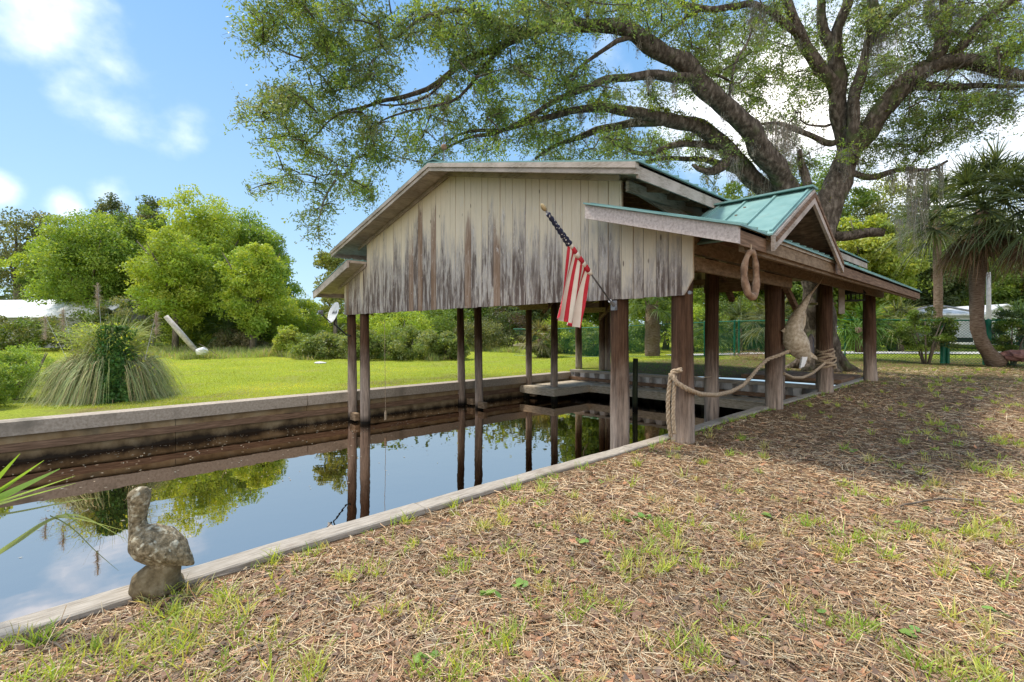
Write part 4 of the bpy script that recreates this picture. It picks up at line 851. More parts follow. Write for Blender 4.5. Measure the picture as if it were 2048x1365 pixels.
for p in CEN:
    dist = np.linalg.norm(NET[:, :3] - p, axis=1) + .5 * NET[:, 3]; q = NET[np.argmin(dist)]
    dd = dist.min()
    mid = (p + q[:3]) / 2 + RS.normal(size=3) * .12 * dd + np.array((0, 0, .12 * dd))
    NET = np.vstack((NET, [*mid, .0], [*((mid + p) / 2), .0], [*p, .0]))
    if dd < 6: tw.tube(interp_path([(*q[:3], 0), (*mid, 0), (*p, 0)], .3)[:, :3], np.linspace(.018 + .012 * dd, .007, len(interp_path([(*q[:3], 0), (*mid, 0), (*p, 0)], .3))), 4, cap=False)
    base = np.array(greens[RS.choice(5, p=[.35, .25, .15, .15, .1])])
    for s_ in range(6):      # sprays: short twigs with leaves strung along them
        d_ = RS.normal(size=3); d_[2] = d_[2] * .5 - .25; d_ /= np.linalg.norm(d_); L_ = RS.uniform(.3, .75)
        n_ = RS.randint(16, 30); s2 = RS.rand(n_, 1)
        C = p + RS.normal(size=3) * .12 + d_ * s2 * L_ + np.array((0, 0, -.22)) * (s2 * L_) ** 2 * 2 + RS.normal(size=(n_, 3)) * .055
        lf.leaves(C, .10, .036, hue(n_, base, .3), axis=d_ * .9)
        if s_ < 3: tw.tube([p, p + d_ * L_ * .5, p + d_ * L_ + (0, 0, -.1 * L_)], [.008, .006, .003], 3, cap=False)
tw.build('twigs', BARK, OK); lf.build('crown', LEAF, OK)
print('oak leaves', sum(len(x) for x in lf.f))
# Spanish moss hanging from the limbs
ms = MB()
def moss(p, ln, n_, spread, c=(.34, .31, .26)):
    B = p + RS.normal(size=(n_, 3)) * np.array((spread, spread, .05)); D = RS.normal(size=(n_, 3)) * .10 + np.array((0, 0, -1.))
    ms.blades(B, D, ln * RS.uniform(.12, 1, n_) ** 1.5, .012, 0, hue(n_, c, .25), ns=3)
    K = n_ * 6; hz_ = RS.rand(K, 1) ** 1.4; C = p + RS.normal(size=(K, 3)) * np.array((spread, spread, 0)) * (1 - .7 * hz_) - np.array((0, 0, 1)) * hz_ * ln * .95
    ms.leaves(C, .09, .013, hue(K, c, .25), axis=np.array((0, 0, -1.2)))
for (u, v, t, ln, n_, sp2) in [(1520, 25, 15.6, 1.1, 130, .2), (1500, 10, 15.6, .7, 80, .15), (1440, 35, 15, 1.3, 40, .08), (1550, 250, 16.8, 2.4, 160, .22), (1575, 255, 16.9, 2.2, 150, .2), (1560, 290, 16.9, 1.6, 100, .2), (1770, 60, 16.3, 1.7, 200, .26), (1750, 70, 16.3, 1.6, 120, .2), (1790, 120, 16.5, 1.0, 60, .2), (1860, 0, 15.9, 1.0, 90, .1), (1895, 20, 16, 1.2, 150, .2), (1920, 10, 15.8, 1, 90, .15), (1820, 335, 17, 2.3, 110, .14), (1848, 345, 16.9, 2.5, 80, .12), (1830, 400, 17, 2.2, 60, .12), (1880, 330, 16.8, 1.6, 45, .08), (1785, 345, 17.2, 1.7, 45, .08), (1800, 440, 17, 1.4, 45, .12), (1920, 180, 16.4, 1.0, 60, .15), (1960, 135, 15.8, .9, 60, .2), (2020, 150, 15.6, .9, 70, .2), (1710, 240, 17.3, 1.0, 70, .1), (1712, 290, 17.3, 1.2, 60, .08), (895, 190, 13, .9, 14, .03), (950, 175, 13.1, .6, 10, .03), (1465, 320, 15.9, .8, 60, .15), (1400, 262, 15.7, .6, 40, .15), (1530, 350, 16.4, 1.1, 60, .15), (1690, 300, 17, 1.2, 60, .1), (1980, 60, 15.5, 1.0, 60, .2), (1840, 150, 16.3, .6, 60, .2), (1810, 10, 16, .8, 80, .2), (2035, 20, 15.3, 1, 50, .15), (1870, 20, 15.9, .9, 120, .15)]:
    moss(P(u, v, t), ln, n_, sp2)
rid = RS.choice(len(LPa), 150)
for i in rid: moss(LPa[i, :3] - (0, 0, LPa[i, 3]), RS.uniform(.15, .6), 14, .08)
ms.build('hanging_moss', MOSS, OK)
# ferns on limbs
fe = MB()
for key, dens in (('C', 200), ('A', 60), ('R', 130), ('R7', 260), ('T', 40), ('X1', 300), ('R4', 60), ('C5', 200), ('C3', 60)):
    pl = interp_path([(*P(u, v, t), r_) for u, v, t, r_ in limbs_px[key]], .3)
    for q in pl:
        if q[3] < .1: continue
        n_ = int(dens * .3 * RS.uniform(.0, 1.6)); D = RS.normal(size=(n_, 3)); D[:, 2] = np.abs(D[:, 2]) * 1.2 + .1; D /= np.linalg.norm(D, axis=1)[:, None]
        if n_: fe.blades(q[:3] + D * q[3] * .95, D, RS.uniform(.06, .2, n_), .035, .4, hue(n_, (.16, .19, .035), .3), ns=2)
fe.build('fern', LEAF, OK)

def crown_mesh(m, c, rx, ry, rz, K, per, leaf, cols, clump=.28, flat=.7, drop=-.1):
    """leaf clumps through an ellipsoid, denser near its skin"""
    c = np.array(c, float); R = np.array((rx, ry, rz))
    for _ in range(K):
        d = RS.normal(size=3); d /= np.linalg.norm(d); r_ = RS.uniform(.25, 1) ** .45
        cc_ = c + d * R * r_ * (1 + .16 * mnoise.noise(Vector(d * 2.3 + c * .1)))
        if cc_[2] < c[2] - rz * .8: continue
        cr_ = clump * (rx + rz) / 2 * RS.uniform(.6, 1.25)
        n_ = int(per * RS.uniform(.6, 1.3)); e = RS.normal(size=(n_, 3)); e /= np.linalg.norm(e, axis=1)[:, None]
        pos = cc_ + e * cr_ * (RS.rand(n_, 1) ** .4) * np.array((1, 1, flat))
        m.leaves(pos, leaf, leaf * .5, hue(n_, cols[RS.randint(len(cols))], .22))
def tree(name, u, t, top_v, w_px, label, cat, cols, group=None, bot_v=None, K=90, per=150, leaf=.3, trunk=.25, fork=4, clump=.26, tmat=TRUNK, off=(0, 0)):
    b_ = G(u, t); zt = H + (HOR - top_v) / F * t; zb = (H + (HOR - bot_v) / F * t) if bot_v is not None else b_[2] + (zt - b_[2]) * .3
    R_ = w_px / 2 * t / F; c = np.array((b_[0] + off[0], b_[1] + off[1], (zt + zb) / 2))
    o_ = thing(name, b_, label, cat, group)
    m = MB(); hz = c[2] - b_[2]
    m.tube([b_ + (0, 0, -.2), b_ + (.05 * hz, 0, hz * .35), c + (0, 0, -.15 * (zt - zb))], [trunk * 1.3, trunk, trunk * .7], 10, wob=.2)
    for k in range(fork):
        an = k * 2.4 + u; e = c + (math.cos(an) * R_ * .65, math.sin(an) * R_ * .65, RS.uniform(-.1, .35) * (zt - zb)); s0 = b_ + (.05 * hz * .8, 0, hz * RS.uniform(.35, .75))
        m.tube([s0, (s0 + e) / 2 + (0, 0, .1 * hz), e], [trunk * .6, trunk * .38, trunk * .12], 7, wob=.2)
    if name == 'pine_tree': m.tube([c + (0, 0, -.2 * (zt - zb)), c + (0, 0, .42 * (zt - zb))], [trunk * .8, .05], 7)
    m.build('trunk', tmat, o_, smooth=True)
    m = MB(); hz = (zt - zb) / 2
    if name == 'pine_tree': crown_mesh(m, c, R_, R_ * .8, hz, K, per, leaf, cols, clump)
    else:
        nl = 11; rr_ = random.Random(int(u * 7 + t))
        crown_mesh(m, c, R_ * .78, R_ * .65, hz * .85, int(K * .5), per, leaf, cols, clump)
        for q in range(nl):   # irregular lobes, each leaning to one tone
            an = q * 2.399 + rr_.random(); h_ = -.85 + 1.7 * (q + .5) / nl; e_ = math.sqrt(max(.1, 1 - h_ * h_ * .8)) * rr_.uniform(.42, .72)
            cc_ = c + np.array((math.cos(an) * R_ * e_, math.sin(an) * R_ * e_ * .8, hz * h_ * rr_.uniform(.6, .85))); f_ = rr_.uniform(.34, .52)
            crown_mesh(m, cc_, R_ * f_ * 1.15, R_ * f_, min(R_, hz) * f_ * .8, max(7, int(K * 1.25 / nl)), int(per * .8), leaf, [cols[rr_.randrange(len(cols))]], clump * 1.9)
    m.build('crown', LEAF, o_)
    return o_
BR = [(.36, .46, .065), (.29, .40, .06), (.42, .50, .08)]; MID = [(.17, .25, .05), (.13, .20, .04), (.22, .30, .055)]; DK = [(.09, .13, .04), (.12, .16, .05), (.07, .10, .035)]; OLI = [(.20, .22, .08), (.15, .17, .07), (.25, .26, .11)]
YG = [(.38, .44, .08), (.31, .39, .06), (.42, .46, .11)]
gl_ = 'leafy trees beyond the lawn'; THK = []
tree('broadleaf_tree', 180, 46, 405, 215, 'rounded green tree left of the tallest trees, above the white roof', 'tree', [(.26, .37, .06), (.22, .33, .06), (.32, .42, .08)], gl_, bot_v=668, K=150, per=170, leaf=.26)
tree('broadleaf_tree', 300, 50, 392, 190, 'tall green tree directly behind the pampas grass', 'tree', MID + BR, gl_, bot_v=676, K=130, per=170, leaf=.28)
tree('broadleaf_tree', 500, 48, 408, 185, 'green tree at the right end of the left tree group', 'tree', [(.28, .40, .06), (.24, .35, .06)], gl_, bot_v=680, K=140, per=170, leaf=.27)
tree('broadleaf_tree', 415, 44, 385, 190, 'tallest bright yellow green tree in the middle of the left group', 'tree', BR, gl_, bot_v=640, K=140, per=170, leaf=.25)
tree('broadleaf_tree', 350, 38, 450, 190, 'nearer bright green tree with a forked trunk beside the leaning log', 'tree', YG[:2] + BR, gl_, bot_v=668, K=120, per=170, leaf=.22, trunk=.2)
tree('broadleaf_tree', 505, 38, 470, 165, 'low bright green tree beside open sky left of the boathouse', 'tree', BR, gl_, bot_v=688, K=110, per=160, leaf=.22, trunk=.2)
tree('broadleaf_tree', 245, 58, 420, 190, 'shaded green tree filling the gap above the end of the white roof', 'tree', MID, gl_, bot_v=660, K=130, per=160, leaf=.3)
for (u_, t_, tv_, w_, lab_, cl_) in [(365, 41, 600, 120, 'leafy thicket around the forked trunk by the log', MID + BR), (450, 43, 590, 130, 'dense thicket below the middle of the bright trees', MID), (545, 42, 585, 120, 'bright thicket closing the right end of the left trees', BR), (610, 46, 600, 90, 'far yellow green thicket left of the satellite dish', BR)]: THK.append((u_, t_, tv_, w_, lab_, cl_))
tree('broadleaf_tree', 110, 55, 480, 150, 'lower green tree in front of the far left pines', 'tree', MID + BR[:1], gl_, bot_v=620, K=90, per=150, leaf=.28)
tree('broadleaf_tree', 455, 58, 420, 230, 'darker green tree behind the bright middle trees', 'tree', MID + DK, gl_, bot_v=680, K=130, per=160, leaf=.3)
gp = 'pine trees at the far left'
tree('pine_tree', 32, 62, 420, 110, 'grey green pine at the left edge of the photo', 'pine tree', OLI, gp, bot_v=600, K=60, per=120, leaf=.36, trunk=.3, clump=.3)
tree('pine_tree', 90, 64, 428, 70, 'thinner grey green pine beside the leftmost pine', 'pine tree', OLI, gp, bot_v=600, K=40, per=120, leaf=.36, trunk=.25, clump=.3)
tree('pine_tree', 222, 66, 388, 60, 'dark pine top poking above the rounded green tree', 'pine tree', DK + OLI, gp, bot_v=520, K=60, per=90, leaf=.34, trunk=.25, clump=.3)
tree('pine_tree', 300, 64, 392, 60, 'dark pine top between the tall green trees', 'pine tree', DK + OLI, gp, bot_v=520, K=60, per=90, leaf=.34, trunk=.25, clump=.3)
tree('small_tree', 668, 34, 462, 110, 'pale yellow green treetop showing left of the boathouse eave', 'tree', [(.28, .30, .09), (.22, .26, .07)], bot_v=660, K=60, per=80, leaf=.2, trunk=.14)
# understory behind the lawn and the far right woods
gw = 'trees of the wood beyond the road'
woods = [(1060, 50, 560, 220, DK + OLI, 'dark olive tree behind the middle of the boathouse'), (905, 54, 575, 200, MID, 'green tree seen between the left pilings'), (770, 46, 590, 180, BR, 'bright bushy tree seen through the left bay'), (1200, 46, 440, 200, MID, 'mid green tree hidden behind the boathouse roof'), (1330, 40, 420, 220, BR + MID, 'bright tree behind the front corner piling'), (1480, 44, 330, 240, OLI + MID, 'olive tree behind the dormer'), (1600, 52, 300, 240, MID, 'tall green tree left of the oak trunk'),
         (1730, 36, 400, 190, YG, 'yellow green tree right of the oak trunk'), (1770, 52, 330, 260, OLI + YG, 'tall hazy tree above the bird feeder'), (1850, 42, 470, 180, DK + MID, 'dark tree behind the grey shed'), (1990, 46, 440, 260, DK + MID, 'dark tree at the right edge behind the white shed'), (1920, 58, 360, 220, OLI, 'pale olive tree behind the fan palm crown'), (2090, 40, 480, 200, MID, 'green tree cut by the right edge of the photo'), (1560, 38, 430, 180, MID + YG, 'leafy tree behind the hanging fish')]
for (u, t, tv, w, cl, lab) in woods: tree('woodland_tree', u, t, tv, w, lab, 'tree', cl, gw, bot_v=680, K=120, per=170, leaf=.30, trunk=.22)
# shrubs
def shrub(u, t, top_v, w_px, label, cols, name='shrub', group=None, K=40, per=110, leaf=.12, bot=None, stems=6, clump=.32):
    b_ = G(u, t); zt = H + (HOR - top_v) / F * t; R_ = w_px / 2 * t / F; zb = b_[2] if bot is None else H + (HOR - bot) / F * t
    o_ = thing(name, b_, label, 'shrub', group); m = MB()
    for k in range(stems):
        an = k * 2.39; m.tube([b_ + (math.cos(an) * .08, math.sin(an) * .08, -.05), b_ + (math.cos(an) * R_ * .3, math.sin(an) * R_ * .3, (zt - b_[2]) * .4), b_ + (math.cos(an) * R_ * .6, math.sin(an) * R_ * .6, (zt - b_[2]) * .8)], [.045, .03, .012], 6)
    m.build('stems', TRUNK, o_, smooth=True)
    m = MB(); c = np.array((b_[0], b_[1], (zt + zb) / 2)); crown_mesh(m, c, R_, R_ * .8, (zt - zb) / 2 * 1.05, K, per, leaf, cols, clump); m.build('foliage', LEAF, o_); return o_
gs = 'hedge shrubs along the green fence'
shrub(1852, 20.3, 622, 100, 'rounded shrub left of the green fence corner post', MID + DK + [(.14, .22, .03)], group=gs, K=70, per=150, leaf=.085, bot=706, clump=.26)
shrub(2022, 19.6, 625, 110, 'rounded shrub right of the curved palm trunk', MID + DK + [(.14, .22, .03)], group=gs, K=70, per=150, leaf=.085, bot=712, clump=.26)
SG = [(.22, .28, .08), (.18, .24, .06), (.28, .32, .13)]
gm = 'wild shrubs at the back of the lawn'
for (u, t, tv, w, lab, cl) in [(640, 31, 668, 120, 'pale green bush left of the satellite dish piling', SG), (575, 33, 655, 60, 'yellow green bush below the last left tree', YG), (730, 30, 660, 110, 'pale bush framed by the two left front pilings', SG), (820, 30, 655, 130, 'broad pale green bush in the middle of the left bay', SG), (900, 30, 668, 90, 'pale bush behind the second pair of pilings', SG), (800, 38, 625, 150, 'tall arching bright bush at the back of the left bay', BR), (870, 42, 622, 120, 'green thicket bush behind the pale bushes', MID), (480, 40, 662, 120, 'dry brownish bush under the left trees', [(.24, .22, .13), (.2, .2, .1)]), (420, 42, 655, 90, 'small round bush beside the leaning log', MID + BR), (960, 40, 640, 120, 'olive thicket bush left of the middle pilings', OLI), (1020, 44, 620, 130, 'dark brown green thicket behind the middle pilings', DK + [(.09, .06, .04)]), (1130, 36, 628, 110, 'fresh green bush behind the flag', BR + MID), (1190, 32, 660, 90, 'green bush just beyond the canal head', MID + SG), (1090, 31, 690, 60, 'straggly bush at the end of the lawn', OLI + SG), (1250, 36, 640, 120, 'leafy bush right of the flag piling', MID), (1390, 34, 610, 110, 'bright bush behind the inner piling', BR), (1460, 36, 600, 120, 'pale green bush under the horse collar', MID + SG), (1530, 33, 640, 90, 'dark bush left of the fish carving', DK + MID), (1720, 31, 640, 70, 'low green bush beside the small fan palm', MID), (1780, 31, 618, 100, 'bright green bush right of the last piling', YG + BR), (1600, 32, 640, 80, 'green bush behind the fish carving', MID + BR)]:
    shrub(u, t, tv, w, lab, cl, 'wild_shrub', gm, K=70, per=150, leaf=.16, stems=4)
for (u, t, tv, w, lab) in [(25, 12.5, 705, 90, 'feathery green bush at the left edge beside the pampas grass'), (60, 15.5, 690, 110, 'taller feathery green bush left of the pampas grass'), (-30, 11.2, 720, 90, 'green bush leaving the left edge of the photo')]:
    shrub(u, t, tv, w, lab, [(.28, .40, .07), (.22, .33, .06), (.34, .44, .10)], 'wild_shrub', 'bushes at the left edge', K=60, per=150, leaf=.055)
for (u, t, tv, w, lab) in [(40, 38, 640, 160, 'hedge bush under the white roof at the far left'), (160, 40, 625, 150, 'dark hedge bush under the middle of the white roof'), (272, 40, 590, 100, 'tall dark bush at the right end of the white roof'), (205, 41, 612, 80, 'bush with its top breaking the edge of the white roof'), (95, 60, 560, 150, 'light green bush above the white roof')]:
    shrub(u, t, tv, w, lab, MID + OLI, 'wild_shrub', gm, K=60, per=130, leaf=.2)
for (u, t, tv, w, lab, cl) in THK: shrub(u, t, tv, w, lab, cl, 'wild_shrub', gm, K=90, per=150, leaf=.2, stems=4)
# far continuous wood so that the horizon is closed
m = MB()
for i in range(1500):
    u = -900 + i * 2.75 + RS.normal() * 10; t = RS.uniform(66, 95); p = P(u, HOR, t); z = RS.uniform(0, 1) ** .8
    hgt = (9 if u < 700 else 11 if u < 1100 else 15) * (1 + .25 * mnoise.noise(Vector((u * .01, 0, 0)))); hgt = hgt * (.35 if 560 < u < 690 else 1) * (.6 if u < 620 else 1)
    n_ = 130; C = np.array((p[0], p[1], z * hgt)) + RS.normal(size=(n_, 3)) * np.array((1.6, 1.6, 1.1))
    m.leaves(C, .7, .45, hue(n_, (MID + DK + OLI)[RS.randint(9)], .2))
setp(m.build('far_wood', LEAF), 'distant mass of trees closing the horizon', 'woods', kind='stuff')

# ---------------------------------------------------------------- palms
def fan(m, base, d, pet, R_, cols, nseg=26, droop=.35, w=.05):
    """one fan leaf: petiole + radiating segments"""
    d = np.array(d, float); d /= np.linalg.norm(d); e = base + d * pet + np.array((0, 0, -.12 * pet))
    m.blades([base], [d], [pet], [w * .8], [.12], [cols], ns=3, taper=False)
    sd = np.cross(d, (0, 0, 1.)); sd /= np.linalg.norm(sd) + 1e-9; up = np.cross(sd, d); tw_ = RS.uniform(-.5, .5); sd = sd * math.cos(tw_) + up * math.sin(tw_)
    an = np.linspace(-1.9, 1.9, nseg) + RS.normal(size=nseg) * .04
    D = d * np.cos(an)[:, None] + sd * np.sin(an)[:, None] + up * .15
    m.blades(np.tile(e, (nseg, 1)), D, R_ * RS.uniform(.85, 1.1, nseg) * (1 - .12 * np.abs(an)), w, droop * RS.uniform(.6, 1.5, nseg), hue(nseg, cols, .18), ns=4)
def palm(name, b_, path, rt, nf, pet, R_, label, cols, dead=0, group=None, skirt=None, w=.05, boots=False):
    o_ = thing(name, b_, label, 'palm', group); m = MB(); pts = interp_path([(*p, r_) for p, r_ in zip(path, rt)], .2)
    m.tube(pts[:, :3], pts[:, 3] * (1 + .05 * np.sin(np.arange(len(pts)) * 1.7)), 14, wob=.12)
    if boots:
        for i in range(len(pts) // 3, len(pts)):
            for k in range(5):
                an = RS.rand() * 6.28; q = pts[i, :3] + np.array((math.cos(an), math.sin(an), 0)) * pts[i, 3] * .9
                m.tube([q, q + np.array((math.cos(an) * .10, math.sin(an) * .10, .22))], [.05, .02], 4)
    m.build('trunk', PALMT, o_, smooth=not boots); top = pts[-1, :3]; m = MB()
    for k in range(nf):
        an = k * 2.399 + RS.normal() * .2; el = math.radians(85 - 115 * (k / nf) ** .85)
        fan(m, top + RS.normal(size=3) * .05, (math.cos(an) * math.cos(el), math.sin(an) * math.cos(el), math.sin(el)), pet * RS.uniform(.8, 1.15), R_ * RS.uniform(.85, 1.1), cols[RS.randint(len(cols))], droop=.25 + .45 * k / nf, w=w)
    m.build('fronds', LEAF, o_)
    if dead:
        m = MB()
        for k in range(dead):
            an = k * 2.399; fan(m, top + (0, 0, -.25), (math.cos(an) * .6, math.sin(an) * .6, -.75), pet * .6, R_ * .85, (.21, .13, .07), droop=.6, w=w * .8)
        m.build('dead_fronds', STRAW, o_)
    return o_
PG = [(.11, .145, .06), (.08, .11, .05), (.15, .19, .085)]
tp = 19.3
palm('cabbage_palm', G(1995, tp), [P(1995, 728, tp), P(1975, 706, tp), P(1960, 680, tp), P(1953, 650, tp), P(1953, 600, tp), P(1955, 540, tp), P(1960, 480, tp), P(1965, 420, tp)], [.34, .24, .22, .22, .23, .27, .28, .2], 74, 1.75, 1.5, 'large fan palm with a curved trunk at the right by the green fence', PG, dead=30, w=.055, boots=False)
palm('cabbage_palm', G(2110, 17), [P(2110, 730, 17), P(2105, 600, 17), P(2100, 420, 17)], [.28, .26, .22], 50, 1.6, 1.4, 'fan palm reaching in from the right edge of the photo', PG, dead=12)
palm('cabbage_palm', G(1876, 27), [P(1876, 702, 27), P(1876, 560, 27), P(1872, 420, 27)], [.22, .2, .18], 34, 1.3, 1.3, 'shaded fan palm behind the moss left of the large fan palm', PG + OLI[:1], dead=10)
palm('cabbage_palm', G(1305, 27), [P(1305, 712, 27), P(1305, 660, 27), P(1303, 610, 27)], [.42, .42, .3], 22, 1.1, 1.1, 'stout palm with rough leaf bases seen right of the flag piling', [(.14, .2, .05)], dead=0, boots=True)
palm('cabbage_palm', G(1722, 22), [P(1722, 705, 22), P(1722, 670, 22), P(1722, 655, 22)], [.24, .22, .2], 16, .6, 1.2, 'small bright fan palm between the last two right pilings', [(.10, .20, .03), (.13, .24, .04)], w=.05)
gpm = 'palmettos under the trees'
for (u, t, s_, lab, cl) in [(1800, 30, 1.6, 'silvery palmetto clump right of the last piling', (.2, .22, .1)), (1420, 30, 1.3, 'palmetto clump behind the green fence', (.12, .17, .05)), (1545, 29, 1.7, 'tall dry palmetto behind the middle right piling', (.17, .18, .09)), (455, 40, 1.7, 'palmetto clump under the left trees', (.09, .14, .045)), (510, 41, 1.5, 'dark palmetto clump right of the forked trunk', (.08, .12, .04)), (400, 43, 1.4, 'palmetto clump behind the leaning log', (.08, .12, .04)), (1080, 31, 1.2, 'dry palmetto hanging by the middle pilings', (.22, .2, .09)), (2040, 30, 1.6, 'palmetto clump above the white shed', (.1, .16, .06)), (1480, 33, 1.6, 'pale palmetto clump behind the horse collar', (.15, .18, .08)), (735, 44, 1.6, 'dead brown palm clump behind the first piling', (.3, .22, .1))]:
    b_ = G(u, t); hh = 1.0 * s_
    palm('palmetto', b_, [b_ + (0, 0, -.1), b_ + (0, 0, hh * .5), b_ + (0, 0, hh)], [.2, .18, .14], 20, .7 * s_, .85 * s_, lab, [cl], group=gpm, w=.06)
# near frond at lower left, growing from outside the frame on the bank
o_ = thing('palmetto', PZ(-140, 1180, .0), 'fresh green fan leaf reaching in at the lower left over the water', 'palmetto')
m = MB(); e = P(-70, 1030, 2.5)
for (u, v, t) in [(88, 918, 2.6), (150, 948, 2.55), (152, 962, 2.5), (40, 905, 2.62), (120, 935, 2.7)]:
    d = P(u, v, t) - e; m.blades([e], [d], [np.linalg.norm(d)], [.055], [.02], [(.28, .44, .07)], ns=6)
m.blades([e], [P(-200, 1180, 2.3) - e], [.5], [.02], [0], [(.14, .2, .05)], ns=3)
m.build('fronds', LEAF, o_)
# arching loose blades over the water
o_ = thing('reed', PZ(-160, 1220, .0), 'long arching pale blades in front of the pelican at the lower left', 'reed'); m = MB()
def arch(pts, w, c):
    pp_ = interp_path([(*P(u, v, t), 0) for u, v, t in pts], .05)[:, :3]; T = np.gradient(pp_, axis=0); sd = np.cross(T, Fw + .4 * Up); sd /= np.linalg.norm(sd, axis=1)[:, None]
    n_ = len(pp_); q = np.linspace(0, 1, n_)[:, None]; ww = w * (1 - .8 * q ** 2) / 2; V = np.stack((pp_ - sd * ww, pp_ + sd * ww), 1).reshape(-1, 3)
    m.add(V, np.array([(2 * i, 2 * i + 1, 2 * i + 3, 2 * i + 2) for i in range(n_ - 1)]), c)
arch([(-60, 1040, 2.5), (60, 1020, 2.5), (150, 1000, 2.5), (200, 996, 2.5)], .012, (.3, .36, .18))
arch([(-40, 1130, 2.5), (50, 1075, 2.5), (100, 1035, 2.5), (150, 1022, 2.5), (200, 1050, 2.52), (250, 1078, 2.55)], .018, (.3, .38, .18))
arch([(-40, 1130, 2.52), (60, 1062, 2.5), (110, 1028, 2.5), (170, 1040, 2.5), (250, 1062, 2.6)], .015, (.34, .42, .2))
arch([(100, 1032, 2.5), (140, 1045, 2.5), (175, 1090, 2.5), (237, 1142, 2.5)], .010, (.12, .16, .06))
arch([(130, 1026, 2.5), (170, 1060, 2.5), (190, 1075, 2.5)], .008, (.24, .36, .06))
m.build('blades', LEAF, o_)

# ---------------------------------------------------------------- pampas grass and vine
pb_ = G(222, 12.9); PA = thing('pampas_grass', pb_, 'big fountain clump of pampas grass on the far bank', 'pampas grass')
m = MB(); n_ = 7000; an = RS.rand(n_) * 2 * math.pi; r0 = np.sqrt(RS.rand(n_)) * .95; el = RS.uniform(.75, 1.5, n_)
caz = math.atan2(-pb_[1], -pb_[0]) + .10; dev = np.abs((an - caz + math.pi) % (2 * math.pi) - math.pi); kk = dev > .30 * RS.rand(n_) ** .6; an, r0, el = an[kk], r0[kk], el[kk]; n_ = len(an)
B = pb_ + np.stack((np.cos(an) * r0, np.sin(an) * r0, RS.uniform(.05, 1.45, n_) * (1.05 - r0 * .55)), 1); D = np.stack((np.cos(an) * np.cos(el), np.sin(an) * np.cos(el), np.sin(el)), 1)
cc_ = np.where(RS.rand(n_, 1) < .25, hue(n_, (.46, .38, .20), .25), hue(n_, (.34, .39, .15), .28))
ln = RS.uniform(1.0, 1.85, n_); m.blades(B, D, ln, .014, 1.25 + .45 * RS.rand(n_), cc_, ns=8)
m.v = [np.column_stack((m.v[0][:, 0], m.v[0][:, 1], np.maximum(m.v[0][:, 2], pb_[2] + .01)))]
m.build('blades', STRAW, PA)
m = MB(); n_ = 700; an = RS.rand(n_) * 2 * math.pi; B = pb_ + np.stack((np.cos(an) * RS.rand(n_) * .6, np.sin(an) * RS.rand(n_) * .6, RS.uniform(1.0, 1.6, n_)), 1)
m.blades(B, np.stack((np.cos(an) * .9, np.sin(an) * .9, RS.uniform(.6, 1.4, n_)), 1), RS.uniform(.5, 1.1, n_), .016, .5, hue(n_, (.46, .50, .09), .25), ns=5); m.build('new_growth', STRAW, PA)
m = MB(); n_ = 520; an = RS.rand(n_) * 6.283; el = RS.uniform(.85, 1.4, n_); B = pb_ + np.stack((np.cos(an) * .3, np.sin(an) * .3, RS.uniform(.9, 1.4, n_)), 1)
m.blades(B, np.stack((np.cos(an) * np.cos(el), np.sin(an) * np.cos(el), np.sin(el)), 1), RS.uniform(1.2, 2.3, n_), .011, RS.uniform(.35, .9, n_), hue(n_, (.44, .46, .20), .3), ns=7); m.build('long_blades', STRAW, PA)
for (u, v, u0, v0) in [(196, 590, 205, 700), (127, 640, 150, 720), (92, 655, 140, 730), (312, 645, 290, 720)]:
    m = MB(); t = 12.6; a_ = P(u0, v0, t); top = P(u, v - 18, t); mid = (a_ + top) / 2
    m.tube([a_, mid, top], [.008, .006, .004], 5); n_ = 260; q = RS.rand(n_, 1); d_ = (top - mid) / np.linalg.norm(top - mid); bse = P(u, v + 26, t) + (top - P(u, v + 26, t)) * q
    m.blades(bse, d_ + RS.normal(size=(n_, 3)) * .5, .16, .008, .3, hue(n_, (.46, .36, .28), .15), ns=2); m.build('plume', STRAW, PA)
tcm = -pb_ * (1, 1, 0); tcm /= np.linalg.norm(tcm); lat_ = np.array((-tcm[1], tcm[0], 0)) ; m = MB(); N_ = 6000; vc = []
for i in range(N_):
    z = 1.9 * RS.rand() ** .9; off_ = .10 * mnoise.noise(Vector((z * 1.4, 0, 3))) + .06; w_ = (.36 - .07 * z) * (1 + .55 * mnoise.noise(Vector((z * 2.6, 5, 3))))
    x_ = off_ + w_ * float(np.clip(RS.normal() * .6, -1.7, 1.7)); bulge = .16 * mnoise.noise(Vector((x_ * 4, z * 3, 9)))
    dpt = -(1.42 - .40 * max(0, z - .1) + bulge) * (1 - .35 * ((x_ - off_) / .5) ** 2) + abs(RS.normal()) * .12
    vc.append(pb_ + lat_ * x_ - tcm * dpt + Up * z)
m.leaves(vc, .085, .07, hue(N_, (.10, .21, .05), .5)); 
C = [pb_ + Rr * (1.1 * a) + Fw * RS.uniform(-.8, .4) + Up * (RS.uniform(1.2, 2.0) - .5 * a * a) for a in RS.normal(size=1500) * .55]
m.leaves(C, .07, .03, hue(1500, (.44, .52, .08), .3)); setp(m.build('vine', LEAF), 'dark leafy vine climbing the front of the pampas grass', 'vine')

